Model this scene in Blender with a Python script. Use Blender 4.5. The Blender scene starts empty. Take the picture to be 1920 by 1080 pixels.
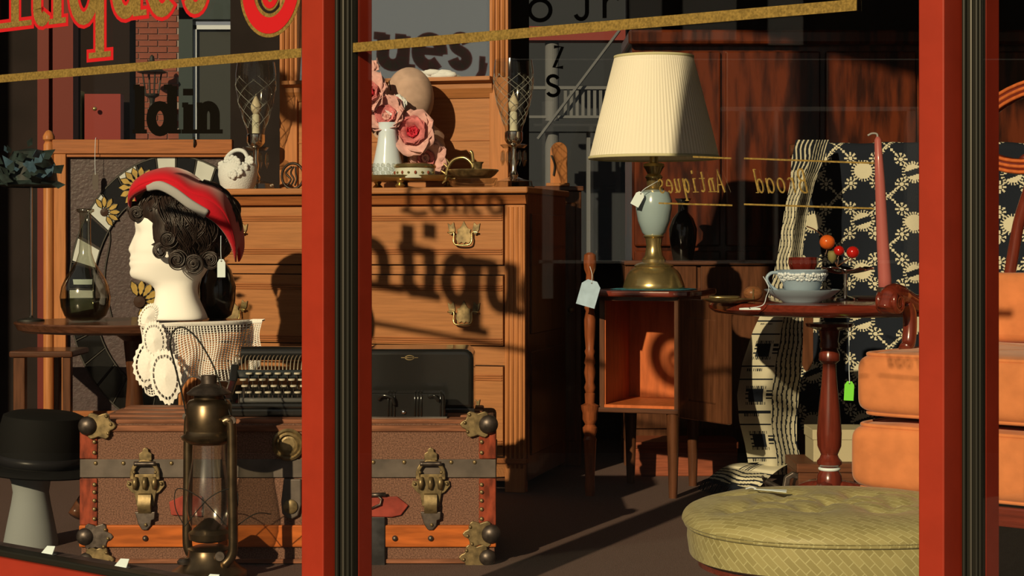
import bpy, bmesh, math, random
from mathutils import Vector, Matrix
random.seed(7)
PI = math.pi
sin, cos, sqrt, atan2 = math.sin, math.cos, math.sqrt, math.atan2
scene = bpy.context.scene
COL = scene.collection

# ------------------------------------------------------------------ camera, sky, sun, exposure
F, EYE, HX, HY = 3400.0, 0.725, 960.0, 449.0          # focal length (px), eye height, horizon
cam_d = bpy.data.cameras.new('camera')
cam = bpy.data.objects.new('camera', cam_d); COL.objects.link(cam)
cam.location = (0, 0, EYE); cam.rotation_euler = (PI/2, 0, 0)
cam_d.sensor_width = 36; cam_d.lens = F/1920*36
cam_d.shift_y = -(540-HY)/1920
cam_d.clip_start = .05; cam_d.clip_end = 200
scene.camera = cam

world = bpy.data.worlds.new('world'); scene.world = world
world.use_nodes = True
bg = world.node_tree.nodes['Background']
bg.inputs[0].default_value = (.62, .60, .52, 1); bg.inputs[1].default_value = .38

SUN = Vector((.460, 1.0, -.404))                        # direction the light travels
sun_d = bpy.data.lights.new('sun', 'SUN'); sun_d.energy = 5.0; sun_d.angle = .012
sun_d.color = (1.0, .79, .46)
sun = bpy.data.objects.new('sun', sun_d); COL.objects.link(sun)
sun.rotation_euler = SUN.to_track_quat('-Z', 'Y').to_euler(); sun.location = (-3, -6, 6)

vs = scene.view_settings
vs.view_transform = 'Standard'; vs.look = 'None'; vs.gamma = 1; vs.exposure = 0
vs.use_curve_mapping = False

# ------------------------------------------------------------------ materials
def lin(c):
    c /= 255.0
    return c/12.92 if c <= .04045 else ((c+.055)/1.055)**2.4
LIT = (1.40, 1.12, .70)                                 # what the sun makes of white
def C(r, g, b, k=1.0):                                  # colour seen in the sun -> surface colour
    return tuple(min(.86, max(.002, k*lin(v)/l)) for v, l in zip((r, g, b), LIT)) + (1,)

def nt(m):
    m.use_nodes = True
    n = m.node_tree
    return n, n.nodes['Principled BSDF']
MATS = {}
def mat(name, col, rough=.5, metal=0, var=.0, scale=20, stretch=(1, 1, 1), bump=0, bscale=None, coat=0, spec=None, col2=None, sheen=0, detail=4, lo=.35, hi=.65, sss=0):
    if name in MATS: return MATS[name]
    m = bpy.data.materials.new(name); t, b = nt(m); L = t.links
    b.inputs['Roughness'].default_value = rough; b.inputs['Metallic'].default_value = metal
    b.inputs['Base Color'].default_value = col
    b.inputs['Specular IOR Level'].default_value = spec if spec is not None else (.5 if rough < .3 or metal > .3 else .16)
    if coat: b.inputs['Coat Weight'].default_value = coat; b.inputs['Coat Roughness'].default_value = .08
    if sheen: b.inputs['Sheen Weight'].default_value = sheen; b.inputs['Sheen Roughness'].default_value = .4
    if sss:
        b.inputs['Subsurface Weight'].default_value = sss; b.inputs['Subsurface Radius'].default_value = (.01, .007, .004)
    tc = t.nodes.new('ShaderNodeTexCoord'); mp = t.nodes.new('ShaderNodeMapping')
    mp.inputs['Scale'].default_value = stretch
    L.new(tc.outputs['Object'], mp.inputs['Vector'])
    if var or col2:
        nz = t.nodes.new('ShaderNodeTexNoise'); nz.inputs['Scale'].default_value = scale; nz.inputs['Detail'].default_value = detail
        L.new(mp.outputs[0], nz.inputs['Vector'])
        rp = t.nodes.new('ShaderNodeValToRGB')
        rp.color_ramp.elements[0].position = lo; rp.color_ramp.elements[1].position = hi
        a = col2 if col2 else tuple(v*(1-var) for v in col[:3]) + (1,)
        z = col if col2 else tuple(min(1, v*(1+var)) for v in col[:3]) + (1,)
        rp.color_ramp.elements[0].color = a; rp.color_ramp.elements[1].color = z
        L.new(nz.outputs['Fac'], rp.inputs['Fac']); L.new(rp.outputs['Color'], b.inputs['Base Color'])
    if bump:
        n2 = t.nodes.new('ShaderNodeTexNoise'); n2.inputs['Scale'].default_value = bscale or scale; n2.inputs['Detail'].default_value = 3
        L.new(mp.outputs[0], n2.inputs['Vector'])
        bp = t.nodes.new('ShaderNodeBump'); bp.inputs['Strength'].default_value = bump; bp.inputs['Distance'].default_value = .003
        L.new(n2.outputs['Fac'], bp.inputs['Height']); L.new(bp.outputs[0], b.inputs['Normal'])
    MATS[name] = m
    return m

def glassmat(name, tint=(1, 1, 1, 1), edge=.35, base=.05, rough=.07):
    """clear glass: see-through with a mirror sheen that grows towards its edges"""
    if name in MATS: return MATS[name]
    m = bpy.data.materials.new(name); m.use_nodes = True; t = m.node_tree; L = t.links
    t.nodes.clear()
    out = t.nodes.new('ShaderNodeOutputMaterial'); mx = t.nodes.new('ShaderNodeMixShader')
    tr = t.nodes.new('ShaderNodeBsdfTransparent'); tr.inputs[0].default_value = tint
    gl = t.nodes.new('ShaderNodeBsdfGlossy'); gl.inputs['Roughness'].default_value = rough
    if edge:
        lw = t.nodes.new('ShaderNodeLayerWeight'); lw.inputs['Blend'].default_value = .5
        p = t.nodes.new('ShaderNodeMath'); p.operation = 'POWER'; p.inputs[1].default_value = 3.2
        q = t.nodes.new('ShaderNodeMath'); q.operation = 'MULTIPLY_ADD'; q.inputs[1].default_value = edge; q.inputs[2].default_value = base
        L.new(lw.outputs['Facing'], p.inputs[0]); L.new(p.outputs[0], q.inputs[0]); L.new(q.outputs[0], mx.inputs[0])
    else:
        mx.inputs[0].default_value = base
    L.new(tr.outputs[0], mx.inputs[1]); L.new(gl.outputs[0], mx.inputs[2]); L.new(mx.outputs[0], out.inputs[0])
    MATS[name] = m
    return m

M_red = mat('red_paint', C(160, 45, 21), .5, var=.07, scale=14, bump=.05, bscale=60)
M_black = mat('black_rubber', (.012, .012, .010, 1), .45)
M_grey = mat('grey_metal_strip', (.05, .047, .04, 1), .4, .4)
M_pane = glassmat('window_glass', edge=0, base=.07, rough=0)
M_gold = mat('gold_leaf', C(150, 112, 46), .45, .25, var=.3, scale=260)
M_rpane = glassmat('rear_glass', edge=0, base=.012, rough=0)
M_redl = mat('red_letter_paint', C(205, 28, 26), .45)
M_dark = mat('dark_letter', (.006, .005, .004, 1), .8, spec=.02)
M_carpet = mat('brown_carpet', C(122, 90, 68), .95, var=.35, scale=420, bump=.6, bscale=500)
M_darkwall = mat('dark_wall', C(40, 28, 20), .8, var=.2, scale=6)
M_ceil = mat('ceiling_paint', C(70, 58, 46), .9)
def wood(name, rgb, rough=.4, k=.45, stretch=(1.2, 22, 22), scale=7, coat=0, bump=.08):
    c = C(*rgb); d = tuple(v*(1-k) for v in c[:3]) + (1,)
    return mat(name, c, rough, 0, .01, scale, stretch, bump, scale*2.5, coat, col2=d, detail=8, lo=.3, hi=.62)
M_oak = wood('golden_oak_across', (194, 118, 58), k=.22)
M_oakv = wood('golden_oak_upright', (208, 124, 60), k=.25, stretch=(22, 22, 1.2))
M_oakp = wood('oak_moulding', (186, 104, 48), k=.3)
M_mahog = wood('red_mahogany', (128, 48, 26), .22, .4, (14, 14, 1.2), coat=.5, bump=.02)
M_mahogx = wood('red_mahogany_across', (130, 46, 24), .2, .4, coat=.6, bump=.02)
M_walnut = wood('dark_walnut', (110, 62, 32), .35, .5, (12, 12, 1.2), coat=.2)
M_walnutx = wood('dark_walnut_across', (104, 60, 34), .3, .5, coat=.3)
M_cherry = wood('orange_cherry_inside', (226, 108, 44), .45, .3, (10, 10, 1.5))
M_brass = mat('brass', C(212, 172, 96), .24, .86, var=.15, scale=30)
M_abrass = mat('antique_brass', C(146, 114, 64), .42, .6, var=.45, scale=60)
M_iron = mat('aged_iron', C(108, 88, 66), .42, .8, var=.4, scale=50, bump=.2)
M_chrome = mat('silver_metal', (.75, .74, .70, 1), .15, 1)
M_blackm = mat('black_enamel', (.013, .013, .013, 1), .18, 0, coat=.6)
M_clear = glassmat('clear_glass', (.88, .88, .84, 1), .85, .06)
M_crystal = glassmat('cut_crystal', (.92, .92, .88, 1), .85, .14)
M_white = mat('white_card', C(250, 244, 226), .7)
M_string = mat('white_string', C(245, 236, 210), .9)

# ------------------------------------------------------------------ mesh helpers
class G:
    def __init__(s): s.v = []; s.f = []; s.mi = []
    def add(s, v, f, mi=0):
        o = len(s.v); s.v += [tuple(p) for p in v]; s.f += [tuple(i+o for i in q) for q in f]; s.mi += [mi]*len(f)
        return s
    def merge(s, g, off=(0, 0, 0)): return s.add([(p[0]+off[0], p[1]+off[1], p[2]+off[2]) for p in g.v], g.f)
    def box(s, x0, x1, y0, y1, z0, z1, mi=0):
        return s.add([(x, y, z) for z in (z0, z1) for y in (y0, y1) for x in (x0, x1)],
                     [(0, 2, 3, 1), (4, 5, 7, 6), (0, 1, 5, 4), (2, 6, 7, 3), (0, 4, 6, 2), (1, 3, 7, 5)], mi)
    def obox(s, c, sx, sy, sz, m):                      # oriented box
        vv = [Vector(c) + m @ Vector((x*sx/2, y*sy/2, z*sz/2)) for z in (-1, 1) for y in (-1, 1) for x in (-1, 1)]
        return s.add(vv, [(0, 2, 3, 1), (4, 5, 7, 6), (0, 1, 5, 4), (2, 6, 7, 3), (0, 4, 6, 2), (1, 3, 7, 5)])
    def lathe(s, prof, c=(0, 0, 0), n=32, sx=1, sy=1, axis='z', cap=True, rad=None):
        o = []
        for r, z in prof:
            for i in range(n):
                a = 2*PI*i/n; rr = r*(rad(a) if rad else 1)
                p = (rr*cos(a)*sx, rr*sin(a)*sy, z)
                if axis == 'y': p = (p[0], z, p[1])
                elif axis == 'x': p = (z, p[0], p[1])
                o.append((c[0]+p[0], c[1]+p[1], c[2]+p[2]))
        fs = []
        for k in range(len(prof)-1):
            for i in range(n):
                j = (i+1) % n
                fs.append((k*n+i, k*n+j, (k+1)*n+j, (k+1)*n+i))
        if cap:
            if prof[0][0] > 1e-6: fs.append(tuple(range(n))[::-1])
            if prof[-1][0] > 1e-6: fs.append(tuple((len(prof)-1)*n+i for i in range(n)))
        return s.add(o, fs)
    def tube(s, pts, r, n=8, closed=False, flat=None):
        P = [Vector(p) for p in pts]; N = len(P); o = []; fs = []
        up = Vector((0, 0, 1)); prev = None
        for i in range(N):
            a = P[(i-1) % N] if (closed or i > 0) else P[i]; b = P[(i+1) % N] if (closed or i < N-1) else P[i]
            t = (b-a)
            t = t.normalized() if t.length > 1e-9 else Vector((0, 0, 1))
            if prev is None:
                q = up if abs(t.dot(up)) < .9 else Vector((1, 0, 0))
                u = (q - t*q.dot(t)).normalized()
            else:
                u = (prev - t*prev.dot(t)); u = u.normalized() if u.length > 1e-6 else prev
            prev = u; w = t.cross(u)
            rr = r[i] if isinstance(r, (list, tuple)) else r
            for k in range(n):
                an = 2*PI*k/n
                o.append(P[i] + u*(rr*cos(an)) + w*(rr*sin(an)*(flat or 1)))
        for i in range(N if closed else N-1):
            j = (i+1) % N
            for k in range(n):
                l = (k+1) % n
                fs.append((i*n+k, i*n+l, j*n+l, j*n+k))
        if not closed: fs += [tuple(range(n))[::-1], tuple((N-1)*n+k for k in range(n))]
        return s.add(o, fs)
    def sphere(s, c, r, nu=16, nv=10, fn=None):
        rx, ry, rz = r if isinstance(r, (tuple, list)) else (r, r, r)
        o = []; fs = []
        for j in range(nv+1):
            ph = PI*j/nv
            for i in range(nu):
                a = 2*PI*i/nu; d = Vector((sin(ph)*cos(a), sin(ph)*sin(a), cos(ph)))
                k = fn(d) if fn else 1
                o.append((c[0]+rx*d.x*k, c[1]+ry*d.y*k, c[2]+rz*d.z*k))
        for j in range(nv):
            for i in range(nu):
                l = (i+1) % nu
                fs.append((j*nu+i, (j+1)*nu+i, (j+1)*nu+l, j*nu+l))
        return s.add(o, fs)
    def prism(s, poly, y0, y1, plane='xz'):             # polygon in x,z pushed along y (or x,y along z; y,z along x)
        n = len(poly)
        def mp(p, d):
            return (p[0], d, p[1]) if plane == 'xz' else ((p[0], p[1], d) if plane == 'xy' else (d, p[0], p[1]))
        o = [mp(p, y0) for p in poly] + [mp(p, y1) for p in poly]
        fs = [tuple(range(n)), tuple(range(2*n-1, n-1, -1))] + [(i, (i+1) % n, n+(i+1) % n, n+i) for i in range(n)]
        return s.add(o, fs)
    def grid(s, fn, nu, nv, wrap=False, mifn=None):
        o = [fn(i/nu, j/nv) for j in range(nv+1) for i in range(nu+1)]
        fs = []; base = len(s.v); 
        for j in range(nv):
            for i in range(nu):
                a = j*(nu+1)+i; fs.append((a, a+1, a+nu+2, a+nu+1))
        k = len(s.f); s.add(o, fs)
        if mifn:
            for q in range(len(fs)): s.mi[k+q] = mifn((q % nu + .5)/nu, (q//nu + .5)/nv)
        return s

def obj(name, g, m, parent=None, loc=(0, 0, 0), rz=0, smooth=None, bevel=0, seg=2, subd=0, solid=0, wire=0, recalc=True, rot=None):
    me = bpy.data.meshes.new(name); me.from_pydata(g.v, [], g.f)
    ms = m if isinstance(m, (list, tuple)) else [m]
    for x in ms: me.materials.append(x)
    if len(ms) > 1:
        for p, i in zip(me.polygons, g.mi): p.material_index = i
    if recalc:
        b = bmesh.new(); b.from_mesh(me); bmesh.ops.recalc_face_normals(b, faces=b.faces); b.to_mesh(me); b.free()
    if smooth:
        for p in me.polygons: p.use_smooth = True
        if smooth is not True: me.set_sharp_from_angle(angle=math.radians(smooth))
    o = bpy.data.objects.new(name, me); COL.objects.link(o)
    if parent: o.parent = parent
    o.location = loc; o.rotation_euler = rot or (0, 0, rz)
    if solid: md = o.modifiers.new('s', 'SOLIDIFY'); md.thickness = solid; md.offset = 0
    if bevel: md = o.modifiers.new('b', 'BEVEL'); md.width = bevel; md.segments = seg; md.limit_method = 'ANGLE'; md.angle_limit = .6
    if subd: md = o.modifiers.new('u', 'SUBSURF'); md.levels = subd; md.render_levels = subd
    if wire: md = o.modifiers.new('w', 'WIREFRAME'); md.thickness = wire; md.use_even_offset = False
    return o
def uvs(o, fn):                                          # flat cloth coordinates from each corner's place
    ly = o.data.uv_layers.new(name='cloth')
    for lp_ in o.data.loops: ly.data[lp_.index].uv = fn(o.data.vertices[lp_.vertex_index].co)
    return o
def thing(name, label, cat, loc=(0, 0, 0), rz=0, group=None):
    o = bpy.data.objects.new(name, None); COL.objects.link(o); o.empty_display_size = .05
    o.location = loc; o.rotation_euler = (0, 0, rz)
    return tag(o, label, cat, group)
def tag(o, label, cat, group=None):
    o['label'] = label; o['category'] = cat
    if group: o['group'] = group
    return o
def struct(o, label=None):
    o['kind'] = 'structure'
    if label: o['label'] = label
    return o
def again(o, name, parent, loc=None, rot=None):          # another of the same piece, sharing its mesh
    c = bpy.data.objects.new(name, o.data); COL.objects.link(c); c.parent = parent
    c.location = loc or (0, 0, 0); c.rotation_euler = rot or (0, 0, 0)
    for md in o.modifiers:
        if md.type == 'BEVEL':
            n = c.modifiers.new('b', 'BEVEL'); n.width = md.width; n.segments = md.segments; n.limit_method = 'ANGLE'; n.angle_limit = .6
    return c
def P(px, py, D): return Vector(((px-HX)*D/F, D, EYE+(HY-py)*D/F))
def zz(py, D): return EYE+(HY-py)*D/F
def xx(px, D): return (px-HX)*D/F
def onplane(px, py, loc, rz, yl=0.0):
    """where the sight line of a pixel meets the upright plane y=yl of a thing standing at loc, turned by rz: its local x and z"""
    c, s = cos(rz), sin(rz); u = (px-HX)/F
    # local y of point (uD, D): -(X-lx)*s + (Y-ly)*c
    D = (yl - loc[0]*s + loc[1]*c)/(-u*s + c)
    X = u*D; Y = D
    return ((X-loc[0])*c + (Y-loc[1])*s, EYE+(HY-py)*D/F - (loc[2] if len(loc) > 2 else 0))
def arc(cx, cy, rx, ry, a0, a1, n=12):
    return [(cx+rx*cos(math.radians(a0+(a1-a0)*i/n)), cy+ry*sin(math.radians(a0+(a1-a0)*i/n))) for i in range(n+1)]
def smooth_path(pts, n=6):                               # Catmull-Rom through points
    out = []; Q = [Vector(p) for p in pts]
    for i in range(len(Q)-1):
        p0 = Q[max(i-1, 0)]; p1 = Q[i]; p2 = Q[i+1]; p3 = Q[min(i+2, len(Q)-1)]
        for k in range(n):
            t = k/n
            out.append(.5*((2*p1)+(p2-p0)*t+(2*p0-5*p1+4*p2-p3)*t*t+(3*p1-p0-3*p2+p3)*t**3))
    return out+[Q[-1]]

# ------------------------------------------------------------------ the shop front
W0, MW = 2.98, F/4192
TH = math.atan(MW); CT, ST = cos(TH), sin(TH)
WLOC, WRZ = (0, W0, 0), -TH                              # window frame: local x along the front, y inwards, z up
def W(px, py, n=0): return onplane(px, py, WLOC, WRZ, n)
SILL, HEAD = .066, 2.55
S_L, S_R = -3.3, 2.6                                     # ends of the glazed front
def sunback(p):                                          # where the ray that lights p came through the front: local s, z
    p = Vector(p); d = SUN
    # local n of p
    n = (p.x-WLOC[0])*ST + (p.y-WLOC[1])*CT; dn = d.x*ST + d.y*CT
    q = p - d*(n/dn)
    return (q.x-WLOC[0])*CT - (q.y-WLOC[1])*ST, q.z

def in_front(name, g, m, **k):
    return obj(name, g, m, loc=WLOC, rz=WRZ, **k)
def mullion(k, a, b, c, d, prot):
    """upright between panes: a..b lit face, b..c side, gasket to c2, inner return seen through the glass up to d (pixels at eye level)"""
    s0 = W(a, 449, -prot)[0]; s1 = W(b, 449, -prot)[0]; s2 = W(c, 449, -.004)[0]
    inner = .03
    while W(d, 449, inner)[0] > s2 and inner < .3: inner += .002
    root = struct(thing('trim_%d' % k, 'red painted window post with black rubber gasket', 'post', WLOC, WRZ))
    del root['category']; del root['label']
    g = G().box(s0, s1, -prot, inner, -.30, HEAD+.1); obj('post', g, M_red, root, bevel=.002)
    g = G().box(s1, s2, .012, inner, -.30, HEAD+.1); obj('inner_post', g, M_red, root, bevel=.002)
    w = s2-s1
    gk = obj('gasket', G().box(s1, s2, -.004, .012, -.30, HEAD+.1), M_black, root, bevel=.002)
    obj('gasket_rib', G().box(s1+w*.08, s1+w*.28, -.012, -.004, -.3, HEAD+.1), M_black, gk, bevel=.003)
    obj('metal_bead', G().box(s1+w*.46, s1+w*.60, -.009, -.004, -.3, HEAD+.1), M_grey, gk, bevel=.002)
    obj('gasket_rib', G().box(s1+w*.72, s1+w*.92, -.010, -.004, -.3, HEAD+.1), M_black, gk, bevel=.003)
    return s0, s2
m1 = mullion(1, 565, 606, 660, 697, .036)
m2 = mullion(2, 1722, 1770, 1839, 1873, .060)
for i, (a, b) in enumerate(((S_L, m1[0]+.01), (m1[1]-.015, m2[0]+.01), (m2[1]-.015, S_R))):
    o = struct(in_front('window_%d' % (i+1), G().box(a, b, 0, .006, SILL-.02, HEAD+.02), M_pane))
g = G().box(S_L, S_R, -.022, .014, SILL-.012, SILL+.004); struct(in_front('trim_3', g, M_black, bevel=.004))
g = G().prism([(-.10, -.35), (-.10, -.02), (-.03, SILL-.010), (.012, SILL-.010), (.012, -.35)], S_L, S_R, 'yz')
struct(in_front('trim_4', g, M_red, bevel=.003))
g = G().box(S_L, S_R, .012, .085, -.02, .058); struct(in_front('trim_5', g, mat('dark_ledge', C(86, 66, 52), .6, var=.3, scale=40), bevel=.003))
g = G().box(S_L-.3, S_R+.3, -.06, .05, HEAD, 3.3); struct(in_front('wall_front', g, M_red))
g = G().box(S_R, S_R+.3, -.06, .05, -1, HEAD).box(S_L-.3, S_L, -.06, .05, -1, HEAD); struct(in_front('trim_6', g, M_red))
g = G().box(S_L, S_R, -.03, .05, -1, -.3); struct(in_front('baseboard_front', g, M_red))

def wpt(s, n=0): return (s*CT+n*ST, W0-s*ST+n*CT)
BACK = 6.62
A, B = wpt(S_L-.3, .05), wpt(S_R+.3, .05)
def slab(name, poly, z0, z1, m): return struct(obj(name, G().prism(poly, z0, z1, 'xy'), m))
A2, B2 = wpt(S_L-.3, .012), wpt(S_R+.3, .012)
slab('floor', [A2, B2, (B2[0], BACK), (A2[0], BACK)], -.05, 0, M_carpet)
slab('ceiling', [A, B, (B[0], BACK), (A[0], BACK)], 2.95, 3.05, M_ceil)
struct(obj('wall_left', G().box(A[0]-.1, A[0], A[1]-.3, BACK+.1, -1, 3), M_darkwall))
struct(obj('wall_right', G().box(B[0], B[0]+.1, B[1]-.3, BACK+.1, -1, 3), M_darkwall))
# rear wall with two added openings, their view standing in for street reflections
RW = [(xx(139, BACK), xx(432, BACK), zz(300, BACK), 2.3), (xx(992, BACK), xx(1176, BACK), zz(490, BACK), 2.3)]
g = G()
xs = [A[0]] + [v for r in RW for v in r[:2]] + [B[0]]
for i in range(0, len(xs), 2): g.box(xs[i], xs[i+1], BACK, BACK+.1, 0, 3)
for r in RW: g.box(r[0], r[1], BACK, BACK+.1, 0, r[2]); g.box(r[0], r[1], BACK, BACK+.1, r[3], 3)
struct(obj('wall_back', g, M_darkwall))
for i, r in enumerate(RW):
    struct(obj('window_%d' % (i+4), G().box(r[0], r[1], BACK+.04, BACK+.046, r[2], r[3]), M_rpane))
struct(obj('floor_street', G().box(-40, 40, -30, 60, -.75, -.7), mat('asphalt', (.10, .095, .085, 1), .9, var=.3, scale=30)))

# ------------------------------------------------------------------ lettering
def stem(x, y0, y1): return ([(x, y0), (x, y1)], 1.0)
def serif(x, y, h=.30): return ([(x-h, y), (x+h, y)], .42)
def st(pts, w=1.0): return (pts, w)
GL = {
 'n': [stem(.24, .03, .95), serif(.24, .06), st([(.02, .93), (.24, .93)], .5), st(arc(.50, .60, .26, .30, 180, 0) + [(.76, .03)]), serif(.78, .06)],
 't': [st([(.38, 1.36), (.38, .25)] + arc(.62, .26, .24, .17, 180, 330, 8)), st([(.05, .93), (.85, .93)], .55)],
 'i': [stem(.5, .03, .95), serif(.5, .06, .42), st([(.12, .93), (.5, .93)], .5), st([(.5, 1.24), (.5, 1.46)], 1.05)],
 'q': [st(arc(.40, .48, .27, .42, 0, 360, 24)), stem(.78, -.5, .96), serif(.78, -.47, .26)],
 'u': [st([(.24, .95), (.24, .38)] + arc(.50, .38, .26, .29, 180, 360)), stem(.78, .06, .95), serif(.88, .06, .18), st([(.02, .93), (.24, .93)], .5), st([(.58, .93), (.78, .93)], .5)],
 'e': [st(arc(.50, .48, .36, .41, 0, 312, 22)), st([(.16, .50), (.86, .50)], .5)],
 's': [st(arc(.50, .72, .26, .20, 20, 245, 12) + arc(.50, .27, .28, .21, 70, -160, 14), .85)],
 'l': [stem(.5, .03, 1.55), serif(.5, .06, .42), st([(.15, 1.52), (.5, 1.52)], .5)],
 'd': [st(arc(.40, .48, .27, .42, 0, 360, 24)), stem(.78, .03, 1.55), serif(.86, .06, .2), st([(.52, 1.52), (.78, 1.52)], .5)],
 ',': [st([(.4, .12), (.55, .12)], 1.2), st([(.55, .1), (.5, -.15), (.35, -.32)], .5)],
 'A': [st([(.05, 0), (.5, 1.45), (.95, 0)]), st([(.25, .5), (.75, .5)], .6)],
 'B': [stem(.2, 0, 1.45), st([(.2, 1.45)] + arc(.45, 1.1, .35, .35, 90, -90) + [(.2, .75)]), st([(.2, .75)] + arc(.45, .375, .42, .375, 90, -90) + [(.2, 0)])],
 'r': [stem(.3, 0, .95), st(arc(.6, .6, .3, .33, 180, 40, 8))],
 'o': [st(arc(.5, .48, .36, .44, 0, 360, 24))],
 'a': [st(arc(.45, .48, .33, .44, 0, 360, 24)), stem(.82, 0, .95)],
 'L': [st([(.80, 1.35), (.62, 1.5), (.42, 1.3), (.34, .7), (.26, .2), (.05, .05)]), st([(.05, .12), (.25, .12), (.6, .0), (.98, .18)])],
 'c': [st(arc(.5, .48, .36, .44, 45, 315, 18))],
 'z': [st([(.12, .92), (.85, .92), (.12, .04), (.9, .04)], .8)],
 'J': [st([(.65, 1.45), (.65, .3)] + arc(.4, .3, .25, .3, 0, -160, 8))],
}
def ribbon(g, pts, w, n0, n1, close=False):
    """flat stroke of width w (m) along points (x,z), between depths n0 and n1"""
    P2 = [Vector((p[0], p[1])) for p in pts]
    if (P2[0]-P2[-1]).length < 1e-6: P2 = P2[:-1]; close = True
    N = len(P2); l = []; r = []
    for i in range(N):
        a = P2[i-1] if (i > 0 or close) else P2[i]; b = P2[(i+1) % N] if (i < N-1 or close) else P2[i]
        t = (b-a).normalized(); nn = Vector((-t.y, t.x))
        l.append(P2[i]+nn*w/2); r.append(P2[i]-nn*w/2)
    o = []
    for q in range(N): o += [(l[q].x, n0, l[q].y), (r[q].x, n0, r[q].y), (l[q].x, n1, l[q].y), (r[q].x, n1, r[q].y)]
    fs = []
    for q in range(N if close else N-1):
        a = 4*q; b = 4*((q+1) % N)
        fs += [(a, b, b+1, a+1), (a+2, a+3, b+3, b+2), (a, a+2, b+2, b), (a+1, b+1, b+3, a+3)]
    if not close: fs += [(0, 1, 3, 2), (4*N-4, 4*N-2, 4*N-1, 4*N-3)]
    g.add(o, fs)
def glyph(ch, x0, x1, zb, xh, wt, n0, n1, grow=0, slant=0, slope=0, flip=False):
    g = G(); j = 0
    for pts, w in GL[ch]:
        j += 1
        q = []
        for (x, y) in pts:
            if flip: x = 1-x
            X = x0+(x1-x0)*x + (-1 if flip else 1)*slant*y*xh
            q.append((X, zb+slope*(X-x0)+y*xh))
        if grow:                                         # lengthen open ends so the outline runs all round
            if (Vector(q[0])-Vector(q[-1])).length > 1e-6:
                a = (Vector(q[0])-Vector(q[1])).normalized(); b = (Vector(q[-1])-Vector(q[-2])).normalized()
                q = [tuple(Vector(q[0])+a*grow)] + q + [tuple(Vector(q[-1])+b*grow)]
        ribbon(g, q, wt*w+2*grow, n0-j*.00007, n1)
    return g
def word(name, label, items, xh, wt, red=True, cat='lettering', n=-.0012):
    """items: (char, s0, s1, baseline z)"""
    root = thing(name, label, cat, WLOC, WRZ)
    for ch, a, b, zb in items:
        o = obj('letter', glyph(ch, a, b, zb, xh, wt, n-.0008, n), M_gold, root)
        if red: obj('letter_outline', glyph(ch, a, b, zb, xh, wt, n-.0004, n, grow=.0075), M_redl, o)
    return root
# the line over the left pane: "...ntiques"
spans = [('n', -42, 53, 62), ('t', 56, 96, 62), ('i', 90, 128, 54), ('q', 128, 206, 48), ('u', 203, 272, 42), ('e', 275, 337, 34), ('s', 341, 396, 26)]
items = []
zbase = W(100, 52)[1]
for ch, a, b, y in spans:
    items.append((ch, W(a, y)[0], W(b, y)[0], W((a+b)/2, 57-.09*(a+b)/2)[1]))
word('window_lettering', 'large gold serif lettering with red outline on the left pane', items, .145, .027)
# red oval initial with gold edge
def oval(root, cx, cz, rx, rz, w, m, n0, n1, name, parent=None):
    g = G(); ribbon(g, [(cx+rx*cos(2*PI*i/48), cz+rz*sin(2*PI*i/48)) for i in range(49)], w, n0, n1); return obj(name, g, m, parent or root)
root = thing('oval_initial', 'red oval letter with gold edge on the left pane beside the post', 'lettering', WLOC, WRZ)
c0 = W(508, -22); l0 = W(466, -22)[0]
bot = W(508, 48)[1]
ring = oval(root, c0[0], c0[1], c0[0]-l0, c0[1]-bot, .030, M_redl, -.0024, -.0016, 'letter')
oval(root, c0[0], c0[1], c0[0]-l0, c0[1]-bot, .044, M_gold, -.0015, -.0008, 'letter_outline', ring)
i0 = W(508, 6)
sw = oval(root, i0[0], i0[1]+.02, .017, .024, .012, M_redl, -.0024, -.0016, 'swash')
oval(root, i0[0], i0[1]+.02, .017, .024, .020, M_gold, -.0015, -.0008, 'swash_outline', sw)
# gold bands
def band(lab, pa, pb):
    a = W(*pa); b = W(*pb); g = G(); ribbon(g, [a, b], .0165, -.0016, -.0006)
    tag(in_front('gold_band', g, M_gold), lab, 'window stripe', 'gold stripes on the panes')
band('gold leaf stripe across the left pane under the big lettering', (-60, 153), (566, 99))
band('gold leaf stripe across the middle pane above the table lamp', (645, 91), (1607, 9))
# script above the left pane lettering (it throws its shadow on the top of the dresser)
DRZ = -math.radians(15)
DL = Vector((.038, 5.19, 0)) - Vector((cos(DRZ), sin(DRZ), 0))*.54     # centre of the dresser front at the floor
def dres(px, py, yl=0.0):
    x, z = onplane(px, py, DL, DRZ, yl); c, s = cos(DRZ), sin(DRZ)
    return Vector((DL.x + x*c - yl*s, DL.y + x*s + yl*c, z))
items = []
for ch, a, b in (('L', 752, 806), ('a', 806, 846), ('n', 848, 884), ('c', 884, 912), ('a', 914, 952)):
    sa, za = sunback(dres(a, 403)); sb, zb = sunback(dres(b, 403))
    items.append((ch, sa, sb, (za+zb)/2))
word('script_lettering', 'thin gold script above the big lettering, seen by its shadow on the dresser', items, .055, .016, red=False)
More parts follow.
